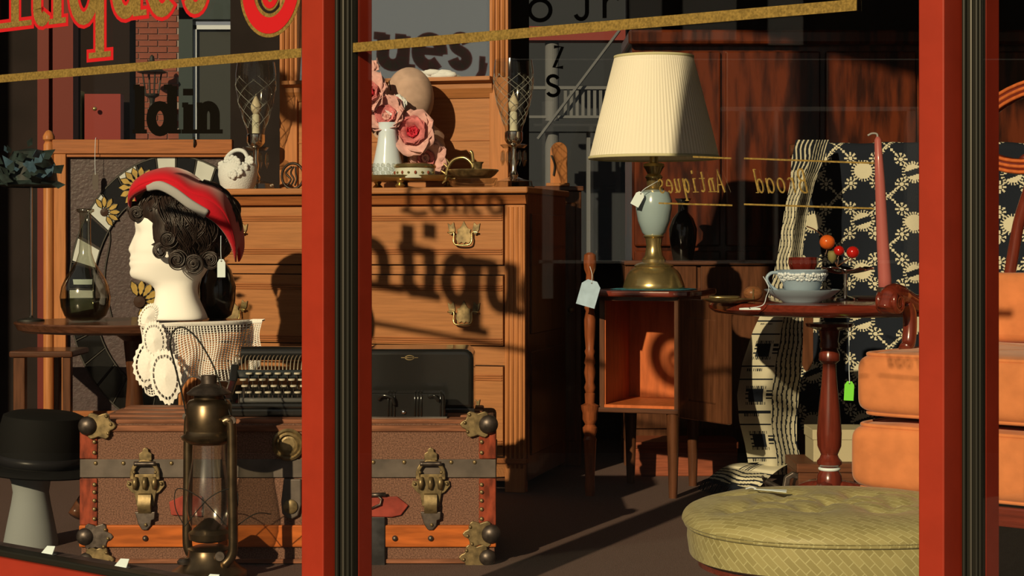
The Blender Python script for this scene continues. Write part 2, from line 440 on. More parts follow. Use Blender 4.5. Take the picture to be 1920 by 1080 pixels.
# reversed gold script low on the middle pane
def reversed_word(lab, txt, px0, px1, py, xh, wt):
    root = thing('reflected_script', lab, 'lettering', WLOC, WRZ)
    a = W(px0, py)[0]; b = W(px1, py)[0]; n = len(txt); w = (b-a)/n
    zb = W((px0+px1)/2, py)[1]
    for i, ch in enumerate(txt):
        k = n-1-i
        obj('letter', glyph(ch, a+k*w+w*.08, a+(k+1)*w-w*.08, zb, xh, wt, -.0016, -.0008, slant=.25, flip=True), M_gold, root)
reversed_word('painted reflection of reversed gold script reading Antiques right of the lamp', 'Antiques', 1236, 1362, 362, .0235, .0027)
reversed_word('painted reflection of a reversed gold script fragment in front of the coverlet edge', 'Broad', 1418, 1520, 362, .0235, .0024)
def hair(lab, pa, pb):
    g = G(); ribbon(g, [W(*pa), W(*pb)], .0025, -.0016, -.0008)  # reflected gold lines, painted straight onto the pane
    tag(in_front('gold_rule', g, M_gold), lab, 'window stripe', 'thin gold rules on the middle pane')
hair('thin gold rule across the lower right edge of the lamp shade', (1300, 294), (1372, 297))
hair('thin gold rule below the reversed word beside the lamp', (1236, 381), (1374, 385))
hair('thin gold rule above the reversed script at the coverlet', (1396, 297), (1640, 306))
hair('thin gold rule below the reversed script at the coverlet', (1396, 383), (1640, 391))
# letters high on the left pane, caught in the dresser mirror
TILT = math.radians(5); MY = .40                                                 # depth of the mirror behind the dresser front
def mirrored(px, py):
    x, z = onplane(px, py, DL, DRZ, MY); c, s = cos(DRZ), sin(DRZ)
    q = Vector((DL.x+x*c-MY*s, DL.y+x*s+MY*c, z)); d = (q-Vector((0, 0, EYE))).normalized()
    nrm = Vector((s*cos(TILT), -c*cos(TILT), sin(TILT))); r = d-2*d.dot(nrm)*nrm
    n = (q.x-WLOC[0])*ST+(q.y-WLOC[1])*CT; dn = r.x*ST+r.y*CT
    h = q-r*(n/dn)
    return (h.x*CT-(h.y-W0)*ST, h.z)
items = []
for ch, a, b in (('u', 698, 770), ('e', 772, 834), ('s', 838, 884), (',', 886, 922)):
    sa, za = mirrored(a, 124); sb, zb = mirrored(b, 124)
    items.append((ch, min(sa, sb), max(sa, sb), za))
xh = mirrored(800, 58)[1]-mirrored(800, 122)[1]
word('mirrored_lettering', 'gold and red letters caught in the dresser mirror', items, xh, xh*.27)

# ------------------------------------------------------------------ rear windows and the scenes built there in place of reflections
ZB = BACK+.036
def rear_word(lab, items, xh, wt):
    root = thing('reflected_lettering', lab, 'lettering', (0, ZB, 0))
    for ch, a, b, y in items:
        obj('letter', glyph(ch, xx(a, ZB), xx(b, ZB), zz(y, ZB), xh, wt, -.002, 0), M_dark, root)  # reflected window letters, drawn as dark strokes on the rear pane
rear_word('reflected black serif letters ldin, drawn on the rear window before the brick wall', [('l', 246, 278, 250), ('d', 276, 336, 250), ('i', 338, 368, 250), ('n', 368, 414, 250)], .112, .036)
rear_word('reflected black script fragment, drawn on the rear window beside the white porch post', [('J', 1072, 1116, 36), ('o', 985, 1040, 40), ('r', 1118, 1170, 34), ('s', 1018, 1056, 182), ('z', 1036, 1058, 128)], .085, .015)
# brick house seen in reflection, built beyond the added rear window
M_brick = mat('reflected_brick', C(158, 84, 56, .72), .85, var=.35, scale=3, bump=.2)
M_mortar = mat('reflected_mortar', C(170, 140, 110, .8), .9)
DB = 19.0
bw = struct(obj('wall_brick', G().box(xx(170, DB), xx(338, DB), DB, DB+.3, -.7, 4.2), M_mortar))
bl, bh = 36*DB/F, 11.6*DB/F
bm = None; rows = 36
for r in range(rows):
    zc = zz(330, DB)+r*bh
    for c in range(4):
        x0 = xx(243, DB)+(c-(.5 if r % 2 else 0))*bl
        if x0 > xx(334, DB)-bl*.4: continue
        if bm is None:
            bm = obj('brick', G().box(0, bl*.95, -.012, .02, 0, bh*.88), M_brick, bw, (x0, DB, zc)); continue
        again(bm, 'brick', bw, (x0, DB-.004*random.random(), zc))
# framed house window beside the bricks
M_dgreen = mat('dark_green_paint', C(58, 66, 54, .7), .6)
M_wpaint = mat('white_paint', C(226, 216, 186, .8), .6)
DW = 18.8
hw = thing('house_window', 'dark green window surround with white inner frame beside the brick wall', 'window', (xx(335, DW), DW, -.7))
x0, x1 = 0, xx(440, DW)-xx(335, DW); zt = zz(14, DW)+.7
k = DW/F
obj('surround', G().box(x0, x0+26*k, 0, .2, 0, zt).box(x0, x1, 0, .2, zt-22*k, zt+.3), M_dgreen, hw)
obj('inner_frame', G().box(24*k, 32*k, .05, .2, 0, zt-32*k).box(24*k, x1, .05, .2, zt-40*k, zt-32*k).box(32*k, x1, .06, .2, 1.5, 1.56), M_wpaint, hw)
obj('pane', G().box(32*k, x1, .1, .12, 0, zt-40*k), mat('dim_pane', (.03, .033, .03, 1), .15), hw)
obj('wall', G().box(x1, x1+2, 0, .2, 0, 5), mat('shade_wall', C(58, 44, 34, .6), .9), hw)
# lantern on the brick wall
lw = thing('wall_lantern', 'dark iron wall lantern hanging before the brick wall', 'lantern', P(285, 180, 18.6))
k = 18.6/F; M_dk = mat('dark_iron', (.02, .02, .018, 1), .6, .5)
obj('roof', G().lathe([(.0, 78*k), (4*k, 74*k), (5*k, 66*k), (14*k, 60*k), (16*k, 52*k), (28*k, 44*k), (20*k, 42*k)], n=16), M_dk, lw)
for a in range(4):
    q = a*PI/2+.5
    obj('bar', G().tube([(18*k*cos(q), 18*k*sin(q), 42*k), (12*k*cos(q), 12*k*sin(q), 2*k)], 1.6*k, 6), M_dk, lw)
obj('base', G().lathe([(14*k, 4*k), (13*k, 0), (6*k, -4*k), (4*k, -14*k), (6*k, -22*k), (0, -28*k)], n=16), M_dk, lw)
# reflected red window post and red door, built as solid parts
rp = struct(obj('trim_7', G().box(xx(70, 6.5), xx(137, 6.5), 6.5, 6.58, 0, 2.9).box(xx(85, 6.5), xx(94, 6.5), 6.48, 6.5, 0, 2.9), mat('reflected_red_post', C(128, 40, 24, .8), .5)))
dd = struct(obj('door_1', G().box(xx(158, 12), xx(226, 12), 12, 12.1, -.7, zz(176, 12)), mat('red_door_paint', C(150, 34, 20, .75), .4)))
obj('door_frame', G().box(xx(139, 12), xx(152, 12), 11.95, 12.1, -.7, zz(170, 12)), mat('cream_trim', C(225, 200, 120, .8), .6), dd)
obj('door_knob', G().sphere((xx(181, 12), 11.95, zz(205, 12)), .015), M_brass, dd)
struct(obj('wall_backdrop', G().box(xx(60, 12.2), xx(243, 12.2), 12.2, 12.4, -.7, 5), mat('dark_backdrop', C(50, 34, 24, .6), .9)))
# reflected porch house, built behind the second rear window
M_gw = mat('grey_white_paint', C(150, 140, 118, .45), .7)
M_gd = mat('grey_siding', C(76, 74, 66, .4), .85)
DP = 14.0
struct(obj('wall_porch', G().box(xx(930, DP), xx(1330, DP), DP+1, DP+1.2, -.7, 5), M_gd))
ph = thing('porch', 'reflected grey white porch with post and railing, built beyond the rear window', 'porch', (xx(1035, DP), DP, -.7))
def px_(v): return xx(v, DP)-xx(1035, DP)
def pz_(v): return zz(v, DP)+.7
obj('fascia', G().box(px_(985), px_(1200), -.1, .1, pz_(78), pz_(52)), mat('faded_red_board', C(150, 60, 44, .7), .7), ph)
obj('post', G().lathe([(13*DP/F, 0), (13*DP/F, pz_(78))], (px_(1035), 0, 0), 20), M_gw, ph)
obj('rail', G().box(px_(985), px_(1200), -.03, .03, pz_(168), pz_(162)), M_gw, ph)
obj('rail', G().box(px_(985), px_(1200), -.03, .03, pz_(222), pz_(217)), M_gw, ph)
b0 = obj('baluster', G().box(-.012, .012, -.012, .012, pz_(217), pz_(168)), M_gw, ph, (px_(1060), 0, 0))
for i in range(1, 11): again(b0, 'baluster', ph, (px_(1060+i*11), 0, 0))
obj('deck', G().box(px_(985), px_(1200), -.1, .1, pz_(248), pz_(228)), M_gd, ph)
obj('post', G().box(px_(1100), px_(1107), 0, .1, 0, pz_(236)), M_gw, ph)
obj('brace', G().tube([(px_(1160), -.1, pz_(60)), (px_(1008), -.1, pz_(262))], .012, 6), M_gw, ph)

# ------------------------------------------------------------------ the house across the street (seen as a reflection in the panes)
def flip(p):                                             # mirror a point in the plane of the panes
    p = Vector(p); n = (p.x-WLOC[0])*ST+(p.y-WLOC[1])*CT
    return Vector((p.x-2*n*ST, p.y-2*n*CT, p.z))
DV = 12.0
def refl(name, boxes, m, parent=None):
    g = G()
    for (a, b, t, u, d0, d1) in boxes:
        vv = [flip(((x-HX)*DV/F, DV+y, EYE+(HY-z)*DV/F)) for z in (u, t) for y in (d0, d1) for x in (a, b)]
        g.add(vv, [(0, 2, 3, 1), (4, 5, 7, 6), (0, 1, 5, 4), (2, 6, 7, 3), (0, 4, 6, 2), (1, 3, 7, 5)])
    return obj(name, g, m, parent)
M_fac = mat('street_facade', (.05, .043, .034, 1), .9, var=.3, scale=2)
M_fw = mat('facade_white', (.82, .80, .70, 1), .6)
fc = struct(refl('wall_street', [(-1400, 2500, -140, 1900, .1, .5)], M_fac))
for bx in [(1386, 1396, 205, 492, 0, .1), (1452, 1458, 205, 492, 0, .1), (1352, 1722, 200, 208, 0, .1), (1010, 1722, 488, 494, 0, .1), (1104, 1111, 235, 490, 0, .1),
           (1000, 1130, 232, 236, 0, .1), (1700, 1722, 205, 500, 0, .1), (1016, 1036, 190, 560, 0, .1), (690, 912, -60, 150, 0, .05), (1180, 1240, -80, 60, 0, .05), (1280, 1380, -80, 74, 0, .05), (1440, 1505, -80, 84, 0, .05)]:
    refl('frame_bar', [bx], M_fw, fc)
refl('wire', [(960, 1900, 127, 129, -.6, -.58)], M_fw, fc)

# ------------------------------------------------------------------ steamer trunk
TD = 4.05; TS = F/TD
def tx(px): return (px-540)/TS
def tz(py): return EYE-(py-HY)/TS
M_canvas = mat('trunk_canvas', C(136, 90, 60), .85, var=.42, scale=330, bump=.5, bscale=420)
M_leather = mat('trunk_leather', C(150, 60, 30), .45, var=.45, scale=25, stretch=(3, 3, 1))
M_strip = mat('orange_trunk_wood', C(204, 98, 32), .45, var=.28, scale=9, stretch=(1, 8, 8))
M_tin = mat('tin_band', C(104, 84, 62), .5, .35, var=.3, scale=18)
M_slat = mat('worn_slat_wood', C(156, 92, 54), .6, var=.35, scale=10, stretch=(1, 10, 10))
trunk = thing('steamer_trunk', 'brown canvas steamer trunk with wooden slats and brass latches', 'trunk', (xx(540, TD), TD, 0))
X0, X1, TY, TT = tx(152), tx(928), .40, .313
obj('body', G().box(X0, X1, 0, TY, 0.004, tz(896)), M_canvas, trunk, bevel=.004)
lid = obj('lid', G().box(X0, X1, 0, TY, tz(895), TT), M_canvas, trunk, bevel=.012, seg=3)
for i in range(4):
    y = .012+i*.098
    obj('slat', G().box(X0+.03, X1-.03, y, y+.06, TT-.002, TT+.009), M_slat, trunk, bevel=.004)
obj('slat', G().box(X0+.03, X1-.03, -.006, .006, TT-.017, TT-.003), M_slat, trunk, bevel=.003)
obj('metal_band', G().box(X0-.002, X1+.002, -.0035, TY+.002, tz(895), tz(861)), M_tin, trunk, bevel=.001)
obj('bottom_slat', G().box(X0-.003, X1+.003, -.009, .01, tz(1025), tz(984)), M_strip, trunk, bevel=.003)
obj('base_slat', G().box(X0, X1, -.006, .01, .002, .012), M_slat, trunk, bevel=.002)
nail = obj('nail', G().sphere((0, 0, 0), (.0048, .0035, .0048), 10, 6), M_abrass, trunk, (tx(232), -.004, tz(868)), smooth=True)
for px, py in ((322, 868), (700, 866), (758, 866), (846, 866), (890, 866), (180, 868), (420, 868)): again(nail, 'nail', trunk, (tx(px), -.004, tz(py)))
for sx, a, b in ((-1, 150, 183), (1, 898, 930)):
    for u, l in ((802, 860), (897, 984)):
        obj('leather_edge', G().box(tx(a), tx(b), -.004, .03, tz(l), tz(u)), M_leather, trunk, bevel=.002)
    xn = tx(178 if sx < 0 else 903)
    for py in (828, 848, 908, 922, 938, 954, 972): again(nail, 'nail', trunk, (xn, -.006, tz(py)))
def corner(px, py, sx, sz, m, ball):
    """scalloped corner plate with a domed boss"""
    pts = []
    for i in range(28):
        a = 2*PI*i/28; r = .030*(1+.16*cos(6*a))
        pts.append((sx*(.022+1.15*r*cos(a)), sz*(r*sin(a)*.95)))
    if sx < 0: pts = pts[::-1]
    o = obj('corner_plate', G().prism(pts, -.012, -.003), m, trunk, (tx(px), 0, tz(py)), bevel=.002)
    obj('boss', G().sphere((sx*-.002, -.008, 0), (ball, ball*.75, ball), 16, 10), M_iron, o, smooth=True)
    for dx, dz in ((.044, .016), (.050, -.004), (.040, -.022)):
        obj('nail', G().sphere((sx*dx, -.012, sz*dz), .0042, 8, 6), M_abrass, o, smooth=True)
corner(168, 798, 1, -1, M_abrass, .022); corner(914, 795, -1, -1, M_abrass, .022)
corner(163, 1005, 1, 1, M_iron, .020); corner(919, 1000, -1, 1, M_abrass, .022)
corner(165, 1048, 1, 1, M_abrass, .016); corner(912, 1044, -1, 1, M_abrass, .019)
def latch(px, m):
    r = thing('latch', '', 'x', (tx(px), -.004, 0)); del r['label']; del r['category']; r.parent = trunk
    def Z(py): return tz(py)
    def q(dx): return dx/TS
    top = G().prism([(q(a), Z(b)) for a, b in ((-12, 862), (-12, 850), (-6, 846), (-5, 841), (0, 838), (5, 841), (6, 846), (12, 850), (12, 862))], -.006, 0)
    obj('hasp_top', top, m, r, bevel=.001)
    # looped handle plate
    g = G(); out = [(q(26*cos(a)), Z(884)+q(22)*sin(a)) for a in [PI*i/10 for i in range(11)]]
    ribbon(g, [(q(-24), Z(898))] + [(q(-24+3*0), Z(884))] + [(q(-23*cos(PI*i/10)), Z(884)+q(20)*sin(PI*i/10)) for i in range(1, 10)] + [(q(24), Z(884)), (q(24), Z(898))], .009, -.012, -.003)
    obj('loop', g, m, r, bevel=.002)
    obj('plate', G().prism([(q(-25), Z(900)), (q(-25), Z(888)), (q(25), Z(888)), (q(25), Z(900)), (q(20), Z(925)), (q(16), Z(948)), (q(-16), Z(948)), (q(-20), Z(925))], -.007, 0), m, r, bevel=.0015)
    g = G()
    g.tube([(q(-20+4*i), -.012, Z(868)+.0) for i in range(11)], .0052, 8)
    obj('grip', g, M_iron, r, smooth=True)
    for dx in (-18, 0, 18):
        obj('lug', G().tube([(q(dx), -.010, Z(893)), (q(dx), -.014, Z(904)), (q(dx), -.010, Z(915))], [.005, .0068, .005], 8), m, r, smooth=True)
    for sx in (-1, 1):
        obj('wing', G().prism([(q(sx*36*1), Z(905)) if 0 else (q(sx*22), Z(902)), (q(sx*34), Z(900)), (q(sx*36), Z(910)), (q(sx*26), Z(922)), (q(sx*18), Z(926))][::sx], -.005, 0), m, r, bevel=.001)
        obj('nail', G().sphere((q(sx*20), -.010, Z(884)), .004, 8, 6), m, r, smooth=True)
        obj('nail', G().sphere((q(sx*30), -.007, Z(906)), .004, 8, 6), m, r, smooth=True)
    obj('spring', G().prism([(-.003, Z(922)), (-.014, Z(926)), (-.022, Z(942)), (-.020, Z(952)), (-.010, Z(962)), (-.002, Z(966))], q(-12), q(12), 'yz'), m, r, smooth=40)
    obj('tongue', G().prism([(q(-19), Z(958)), (q(19), Z(958)), (q(18), Z(972)), (q(12), Z(974)), (q(11), Z(984)), (q(4), Z(992)), (q(-5), Z(992)), (q(-12), Z(982))], -.011, -.002), M_iron, r, bevel=.0015)
    obj('rivet', G().sphere((q(2), -.012, Z(982)), .004, 8, 6), m, r, smooth=True)
latch(274, M_abrass); latch(808, M_abrass)
# lock in the middle
lk = obj('lock_ring', G().lathe([(.036, 0), (.036, -.006), (.031, -.010), (.027, -.006), (.022, -.009), (.019, -.004), (.019, 0)], (tx(541), -.003, tz(833)), 32, axis='y'), M_abrass, trunk, smooth=35)
obj('lock_face', G().lathe([(.019, -.001), (.014, -.002), (0, -.002)], (tx(541), -.004, tz(833)), 24, axis='y'), M_abrass, lk)
obj('lock_tongue', G().prism([(tx(533), tz(897)), (tx(566), tz(897)), (tx(566), tz(945)), (tx(560), tz(966)), (tx(545), tz(974)), (tx(530), tz(962)), (tx(528), tz(940))], -.012, -.003), M_tin, trunk, bevel=.003)
obj('lock_disc', G().lathe([(.016, 0), (.016, -.004), (.013, -.006), (0, -.006)], (tx(546), -.012, tz(948)), 24, axis='y'), M_abrass, trunk, smooth=40)
obj('handle_patch', G().prism([(tx(690), tz(968)), (tx(690), tz(932)), (tx(745), tz(930)), (tx(766), tz(947)), (tx(752), tz(965)), (tx(735), tz(969))], -.008, -.002), mat('red_leather', C(164, 62, 40), .55, var=.25, scale=30), trunk, bevel=.002)
obj('handle_patch', G().prism([(tx(322), tz(965)), (tx(318), tz(940)), (tx(345), tz(928)), (tx(380), tz(930)), (tx(380), tz(968))], -.008, -.002), MATS['red_leather'], trunk, bevel=.002)
obj('handle_ring', G().tube([(tx(696), -.012, tz(952)), (tx(714), -.014, tz(944)), (tx(716), -.014, tz(934)), (tx(706), -.012, tz(926))], .0026, 6), M_iron, trunk, smooth=True)
obj('handle_bar', G().tube([(tx(690), -.012, tz(927)), (tx(724), -.012, tz(926))], .005, 8), M_iron, trunk, smooth=True)
obj('corner_strap', G().box(tx(690), tx(723), -.012, .01, tz(1060), tz(968)), mat('dark_tin', C(70, 62, 52), .4, .5, var=.5, scale=24), trunk, bevel=.002)
for px, py in ((808, 1008), (274, 1008), (741, 1008)): obj('stud', G().sphere((tx(px), -.010, tz(py)), .0066, 12, 8), M_iron, trunk, smooth=True)
TTOP = TT+.009

# ------------------------------------------------------------------ barn lantern before the trunk
LD = 3.88; LS = F/LD
M_tinl = mat('aged_brass_tin', C(122, 94, 58), .33, .9, var=.35, scale=22)
def lz(py): return (1062-py)/LS+.018
lant = thing('barn_lantern', 'old brass barn lantern with glass globe standing before the trunk', 'lantern', (xx(392, LD), LD, 0))
obj('base', G().lathe([(.080, 0), (.082, .010), (.080, .016), (.070, .022), (.058, .032), (.045, .050), (.043, .062), (.046, .064), (.030, .070), (0, .070)], n=40), M_tinl, lant, smooth=40)
obj('burner', G().lathe([(.030, lz(1008)), (.042, lz(1004)), (.044, lz(992)), (.038, lz(988)), (.020, lz(974)), (.010, lz(966)), (0, lz(964))], n=32), M_tinl, lant, smooth=40)
obj('globe', G().lathe([(.032, lz(990)), (.043, lz(972)), (.0490, lz(948)), (.0485, lz(922)), (.0430, lz(888)), (.0365, lz(855)), (.0350, lz(822))], n=40, cap=False), glassmat('lantern_globe', (.80, .80, .76, 1), .6, .20, .16), lant, smooth=True)
obj('chimney_plate', G().lathe([(.036, lz(826)), (.044, lz(824)), (.058, lz(816)), (.060, lz(811)), (.050, lz(806)), (.047, lz(800)), (0, lz(800))], n=40), M_tinl, lant, smooth=40)
obj('chimney', G().lathe([(.047, lz(802)), (.049, lz(790)), (.048, lz(752)), (.042, lz(744)), (.032, lz(741)), (.032, lz(730))], n=40), M_tinl, lant, smooth=40)
obj('hood', G().lathe([(.030, lz(735)), (.046, lz(733)), (.048, lz(730)), (.034, lz(720)), (.020, lz(714)), (.017, lz(712)), (.017, lz(697)), (0, lz(696))], n=36), M_iron, lant, smooth=40)
for s in (-1, 1):
    pts = smooth_path([(s*.040, 0, lz(782)), (s*.052, 0, lz(778)), (s*.0585, 0, lz(795)), (s*.060, 0, lz(900)), (s*.062, 0, lz(1000)), (s*.058, 0, lz(1030)), (s*.042, 0, lz(1046))], 6)
    tb = obj('side_tube', G().tube([(p.x*(.92 if s > 0 else .86), -.036 if s > 0 else .036, p.z) for p in pts], .0105, 12), M_tinl, lant, smooth=True)
    obj('ear', G().lathe([(.008, -.004), (.008, .004)], (s*.056, -.040 if s > 0 else .040, lz(778)), 12, axis='y'), M_iron, tb)
cx = lambda px: (px-392)/LS
obj('bail', G().tube(smooth_path([(cx(346), .02, lz(772)), (cx(338), .015, lz(730)), (cx(325), .01, lz(675)), (cx(319), 0, lz(640)), (cx(326), 0, lz(614)), (cx(345), 0, lz(608)), (cx(372), -.005, lz(630)), (cx(402), -.01, lz(680)), (cx(424), -.015, lz(740)), (cx(440), -.02, lz(788))], 6), .0019, 6), M_dk, lant, smooth=True)
g = G()
for s in (-1, 1):
    g.tube(smooth_path([(s*.048, -.03, lz(975)), (s*.066, -.035, lz(940)), (s*.060, -.04, lz(905)), (s*.01, -.055, lz(920)), (s*-.045, -.04, lz(975))], 6), .0011, 5)
g.tube(smooth_path([(.05, -.03, lz(985)), (.10, -.02, lz(955)), (.13, .02, lz(960))], 6), .0011, 5)
obj('globe_guard', g, M_dk, lant)
obj('filler_cap', G().lathe([(.014, .030), (.015, .036), (.010, .042), (0, .042)], (-.048, -.03, .006), 18), M_iron, lant, smooth=40)
obj('wick_knob', G().lathe([(.010, 0), (.011, .004), (.008, .008), (0, .008)], (.030, -.045, lz(1030)), 14, axis='y'), M_iron, lant, smooth=40)

# ------------------------------------------------------------------ typewriter and black cases on the trunk
YD = 4.10; YS = F/YD
ty = thing('typewriter', 'black antique typewriter with silver rimmed round keys on the trunk', 'typewriter', (xx(540, 4.14), 4.12, TTOP))
def yx(px): return (px-540)*4.2/F
M_enam = M_blackm
obj('base', G().box(yx(420), yx(665), .0, .30, .0, .018).box(yx(436), yx(650), .0, .03, .018, .030), M_enam, ty, bevel=.005)
for a, b in ((420, 436), (648, 664)):
    obj('side_panel', G().prism([(.01, .018), (.01, .04), (.10, .075), (.13, .11), (.28, .115), (.28, .018)], yx(a), yx(b), 'yz'), M_enam, ty, bevel=.004)
obj('key_bed', G().prism([(.03, .02), (.03, .028), (.13, .062), (.13, .02)], yx(436), yx(650), 'yz'), M_enam, ty)
key = stm = None
for r in range(4):
    for c in range(11):
        x = yx(447+c*18.2+(r % 2)*8+ (2 if r > 1 else 0)); y = .035+r*.026; z = .050+r*.0125
        kr = obj('key', G().lathe([(.0062, 0), (.0078, .001), (.0078, .0045), (.006, .0052), (0, .0050)], n=14), mat('pale_key_rim', (.62, .58, .48, 1), .25, .2), ty, (x, y, z), smooth=40) if key is None else again(key, 'key', ty, (x, y, z))
        if key is None:
            key = kr; stm = obj('key_stem', G().tube([(0, 0, 0), (0, .006, -.03)], .0012, 5), M_iron, kr)
        else: again(stm, 'key_stem', kr)
obj('space_bar', G().tube([(yx(452), .018, .036), (yx(478), .016, .036), (yx(630), .016, .036)], .006, 8), mat('grey_enamel', (.10, .10, .10, 1), .35), ty, smooth=True)
obj('front_rail', G().box(yx(432), yx(655), .118, .135, .078, .098), mat('blue_black_enamel', (.018, .024, .028, 1), .2, coat=.5), ty, bevel=.004)
tb = None
for i in range(34):
    x = yx(424+i*7.2); ln = (i-17)/17
    g = G().tube(smooth_path([(x-ln*.004, .138, .096), (x, .150, .112), (x+ln*.003, .176, .122), (x+ln*.004, .21, .126)], 4), .0015, 5)
    obj('type_bar', g, mat('bright_type_metal', (.42, .37, .28, 1), .35, .4), ty, smooth=True)
obj('ribbon_cover', G().lathe([(.03, 0), (.034, .004), (.034, .018), (.03, .022), (0, .022)], (yx(640), .2, .105), 24), M_enam, ty, smooth=40)
obj('platen', G().tube([(yx(425), .262, .128), (yx(668), .262, .128)], .017, 16), M_blackm, ty, smooth=40)

def rbox(g, x0, x1, y0, y1, z0, z1, r, n=6):
    """box with its two upper x corners rounded"""
    pts = [(x0, z0), (x1, z0)] + [(x1-r+r*cos(a), z1-r+r*sin(a)) for a in [PI/2*i/n for i in range(n+1)]] + [(x0+r-r*sin(a), z1-r+r*cos(a)) for a in [PI/2*i/n for i in range(n+1)]]
    return g.prism(pts, y0, y1)
CD = 4.22; cs = thing('glossy_case', 'glossy black rounded typewriter case standing on the trunk', 'case', (xx(770, CD), CD, TTOP))
def kx(px): return (px-770)*CD/F
obj('cover', rbox(G(), kx(678), kx(888), 0, .20, .006, zz(655, CD)-TTOP, .022), M_blackm, cs, bevel=.012, seg=4, smooth=35)
obj('base_rim', G().box(kx(676), kx(890), -.003, .203, 0, .010), M_blackm, cs, bevel=.002)
g = G(); ribbon(g, [(kx(768)+.010*cos(a), .128+.005*sin(a)) for a in [2*PI*i/16 for i in range(17)]], .002, -.0015, 0); ribbon(g, [(kx(752), .128), (kx(784), .128)], .0015, -.0015, 0)
obj('emblem', g, M_abrass, cs)
SD = 4.085; sb = thing('small_black_case', 'small ribbed black metal case with handle before the glossy case', 'case', (xx(765, SD), SD, TTOP))
def jx(px): return (px-765)*SD/F
hz = zz(737, SD)-TTOP
obj('body', rbox(G(), jx(684), jx(834), .0, .075, .0, hz, .010), M_blackm, sb, bevel=.004, smooth=35)
for px in (728, 734, 740, 778, 784, 790, 826):
    obj('rib', G().tube([(jx(px), -.001, .004), (jx(px), -.002, hz-.008), (jx(px), .004, hz+.001), (jx(px), .06, hz+.001)], .0022, 6), M_blackm, sb, smooth=True)
obj('handle', G().tube(smooth_path([(jx(710), -.004, hz*.75), (jx(718), -.012, hz*.92), (jx(735), -.014, hz*.85), (jx(740), -.008, hz*.55)], 5), .004, 8), M_blackm, sb, smooth=True)
obj('handle', G().tube(smooth_path([(jx(804), -.004, hz*.85), (jx(815), -.012, hz*.92), (jx(822), -.010, hz*.7)], 5), .004, 8), M_blackm, sb, smooth=True)
obj('clasp', G().sphere((jx(757), -.002, hz*.25), (.006, .004, .005), 10, 6), M_chrome, sb, smooth=True)
obj('lower_rim', G().box(jx(680), jx(838), -.003, .078, 0, .004), M_chrome, sb)

# ------------------------------------------------------------------ dark table with lace, bust, wig, hat, flask, vase
BD = 4.75; TZ = zz(603, 4.72)
tb = thing('oval_table', 'dark oval table with thin top behind the trunk', 'table', (xx(252, BD), BD, 0))
obj('table_top', G().lathe([(.0, TZ-.026), (.285, TZ-.026), (.30, TZ-.02), (.305, TZ-.010), (.31, TZ-.004), (.308, TZ), (0, TZ)], n=64, sy=.80), M_walnutx, tb, smooth=35)
obj('pedestal', G().lathe([(.03, 0.08), (.034, .12), (.018, .16), (.026, .25), (.018, .36), (.028, .46), (.06, TZ-.026)], n=28), M_walnut, tb, smooth=40)
for i in range(4):
    a = PI/4+i*PI/2
    obj('foot', G().tube(smooth_path([(.03*cos(a), .03*sin(a), .14), (.11*cos(a), .11*sin(a), .10), (.18*cos(a), .18*sin(a), .02)], 5), [.022]*6+[.018]*5, 8), M_walnut, tb, smooth=True)
# lace
M_lace = mat('white_cotton_lace', (.93, .92, .90, 1), .9, var=.04, scale=200)
lace = thing('lace_doily', 'white crocheted lace doily hanging over the table edge below the bust', 'doily', (xx(370, 4.49), 4.49, TZ))
def lx(px): return (px-370)*4.49/F
def lfront(x):                                           # front edge of the table seen from the doily
    X = xx(370, 4.49)+x-xx(252, BD)
    return BD - .248*sqrt(max(.02, 1-(X/.31)**2)) - 4.49 - .006
def lbot(u): return -(.158+.02*sin(u*9)+.012*sin(u*23+1)) * (1 - .25*max(0, u-.7)/.3)
def lsurf(u, v):
    x = lx(262+u*206)
    yf = lfront(x)
    top = .28                                            # share of the cloth lying on the table
    if v < top:
        k = 1-v/top
        return (x, yf+.006+k*.06, .0025)
    w = (v-top)/(1-top)
    fold = .010*sin(u*26+.6)*w+.006*sin(u*11+2)*w
    return (x*(1-.06*w)+.004*sin(w*7+u*9), yf-.004+fold-.01*w*0, .0015+lbot(u)*w)
obj('net', G().grid(lsurf, 42, 36), M_lace, lace, wire=.0038)
g = G()
for k in range(3):
    g.tube([lsurf(i/46, (.28, .29, 1.0)[k]) for i in range(47)], .0022, 6)
g.tube([lsurf(0, .3+j*.7/20) for j in range(21)], .002, 6)
obj('edging', g, M_lace, lace)
def petal(cxp, cyp, wpx, hpx, tilt, yoff):
    g = G(); s = 4.49/F; c, sn = cos(tilt), sin(tilt)
    def out(a, k):
        x = wpx*.5*k*sin(a)*(1+.0*cos(a)); z = hpx*.5*k*(-cos(a)) + hpx*.08*k*abs(sin(a))
        x *= (1-.25*(z/hpx+.1))*(1-.30*max(0, -z/hpx*2)**3); sc = 1+(.045*cos(22*a) if k > .95 else 0)
        x, z = x*sc*c - z*sc*sn, x*sc*sn + z*sc*c
        return (lx(cxp)+x*s, yoff-.012*(1-k), -(cyp-603)*s+z*s)
    n = 44
    inner = [out(2*PI*i/n, .70) for i in range(n)]; m = out(0, 0)
    o = [m]+inner; fs = [(0, 1+i, 1+(i+1) % n) for i in range(n)]
    g.add(o, fs)
    rim0 = [out(2*PI*i/n, .82) for i in range(n)]; rim1 = [out(2*PI*i/n, 1.0) for i in range(n)]
    g.add(rim0+rim1, [(i, (i+1) % n, n+(i+1) % n, n+i) for i in range(n)])
    for i in range(0, n, 2): g.tube([inner[i], rim0[i]], .0011, 4)
    obj('petal', g, M_lace, lace, solid=.002)
yl0 = lfront(lx(285))-.012
petal(279, 672, 62, 96, -.25, yl0+.0); petal(290, 632, 46, 74, .1, yl0-.006); petal(312, 700, 60, 104, .12, yl0-.012); petal(272, 588, 34, 54, -.5, yl0+.03)
tag(lace, lace['label'], 'doily')

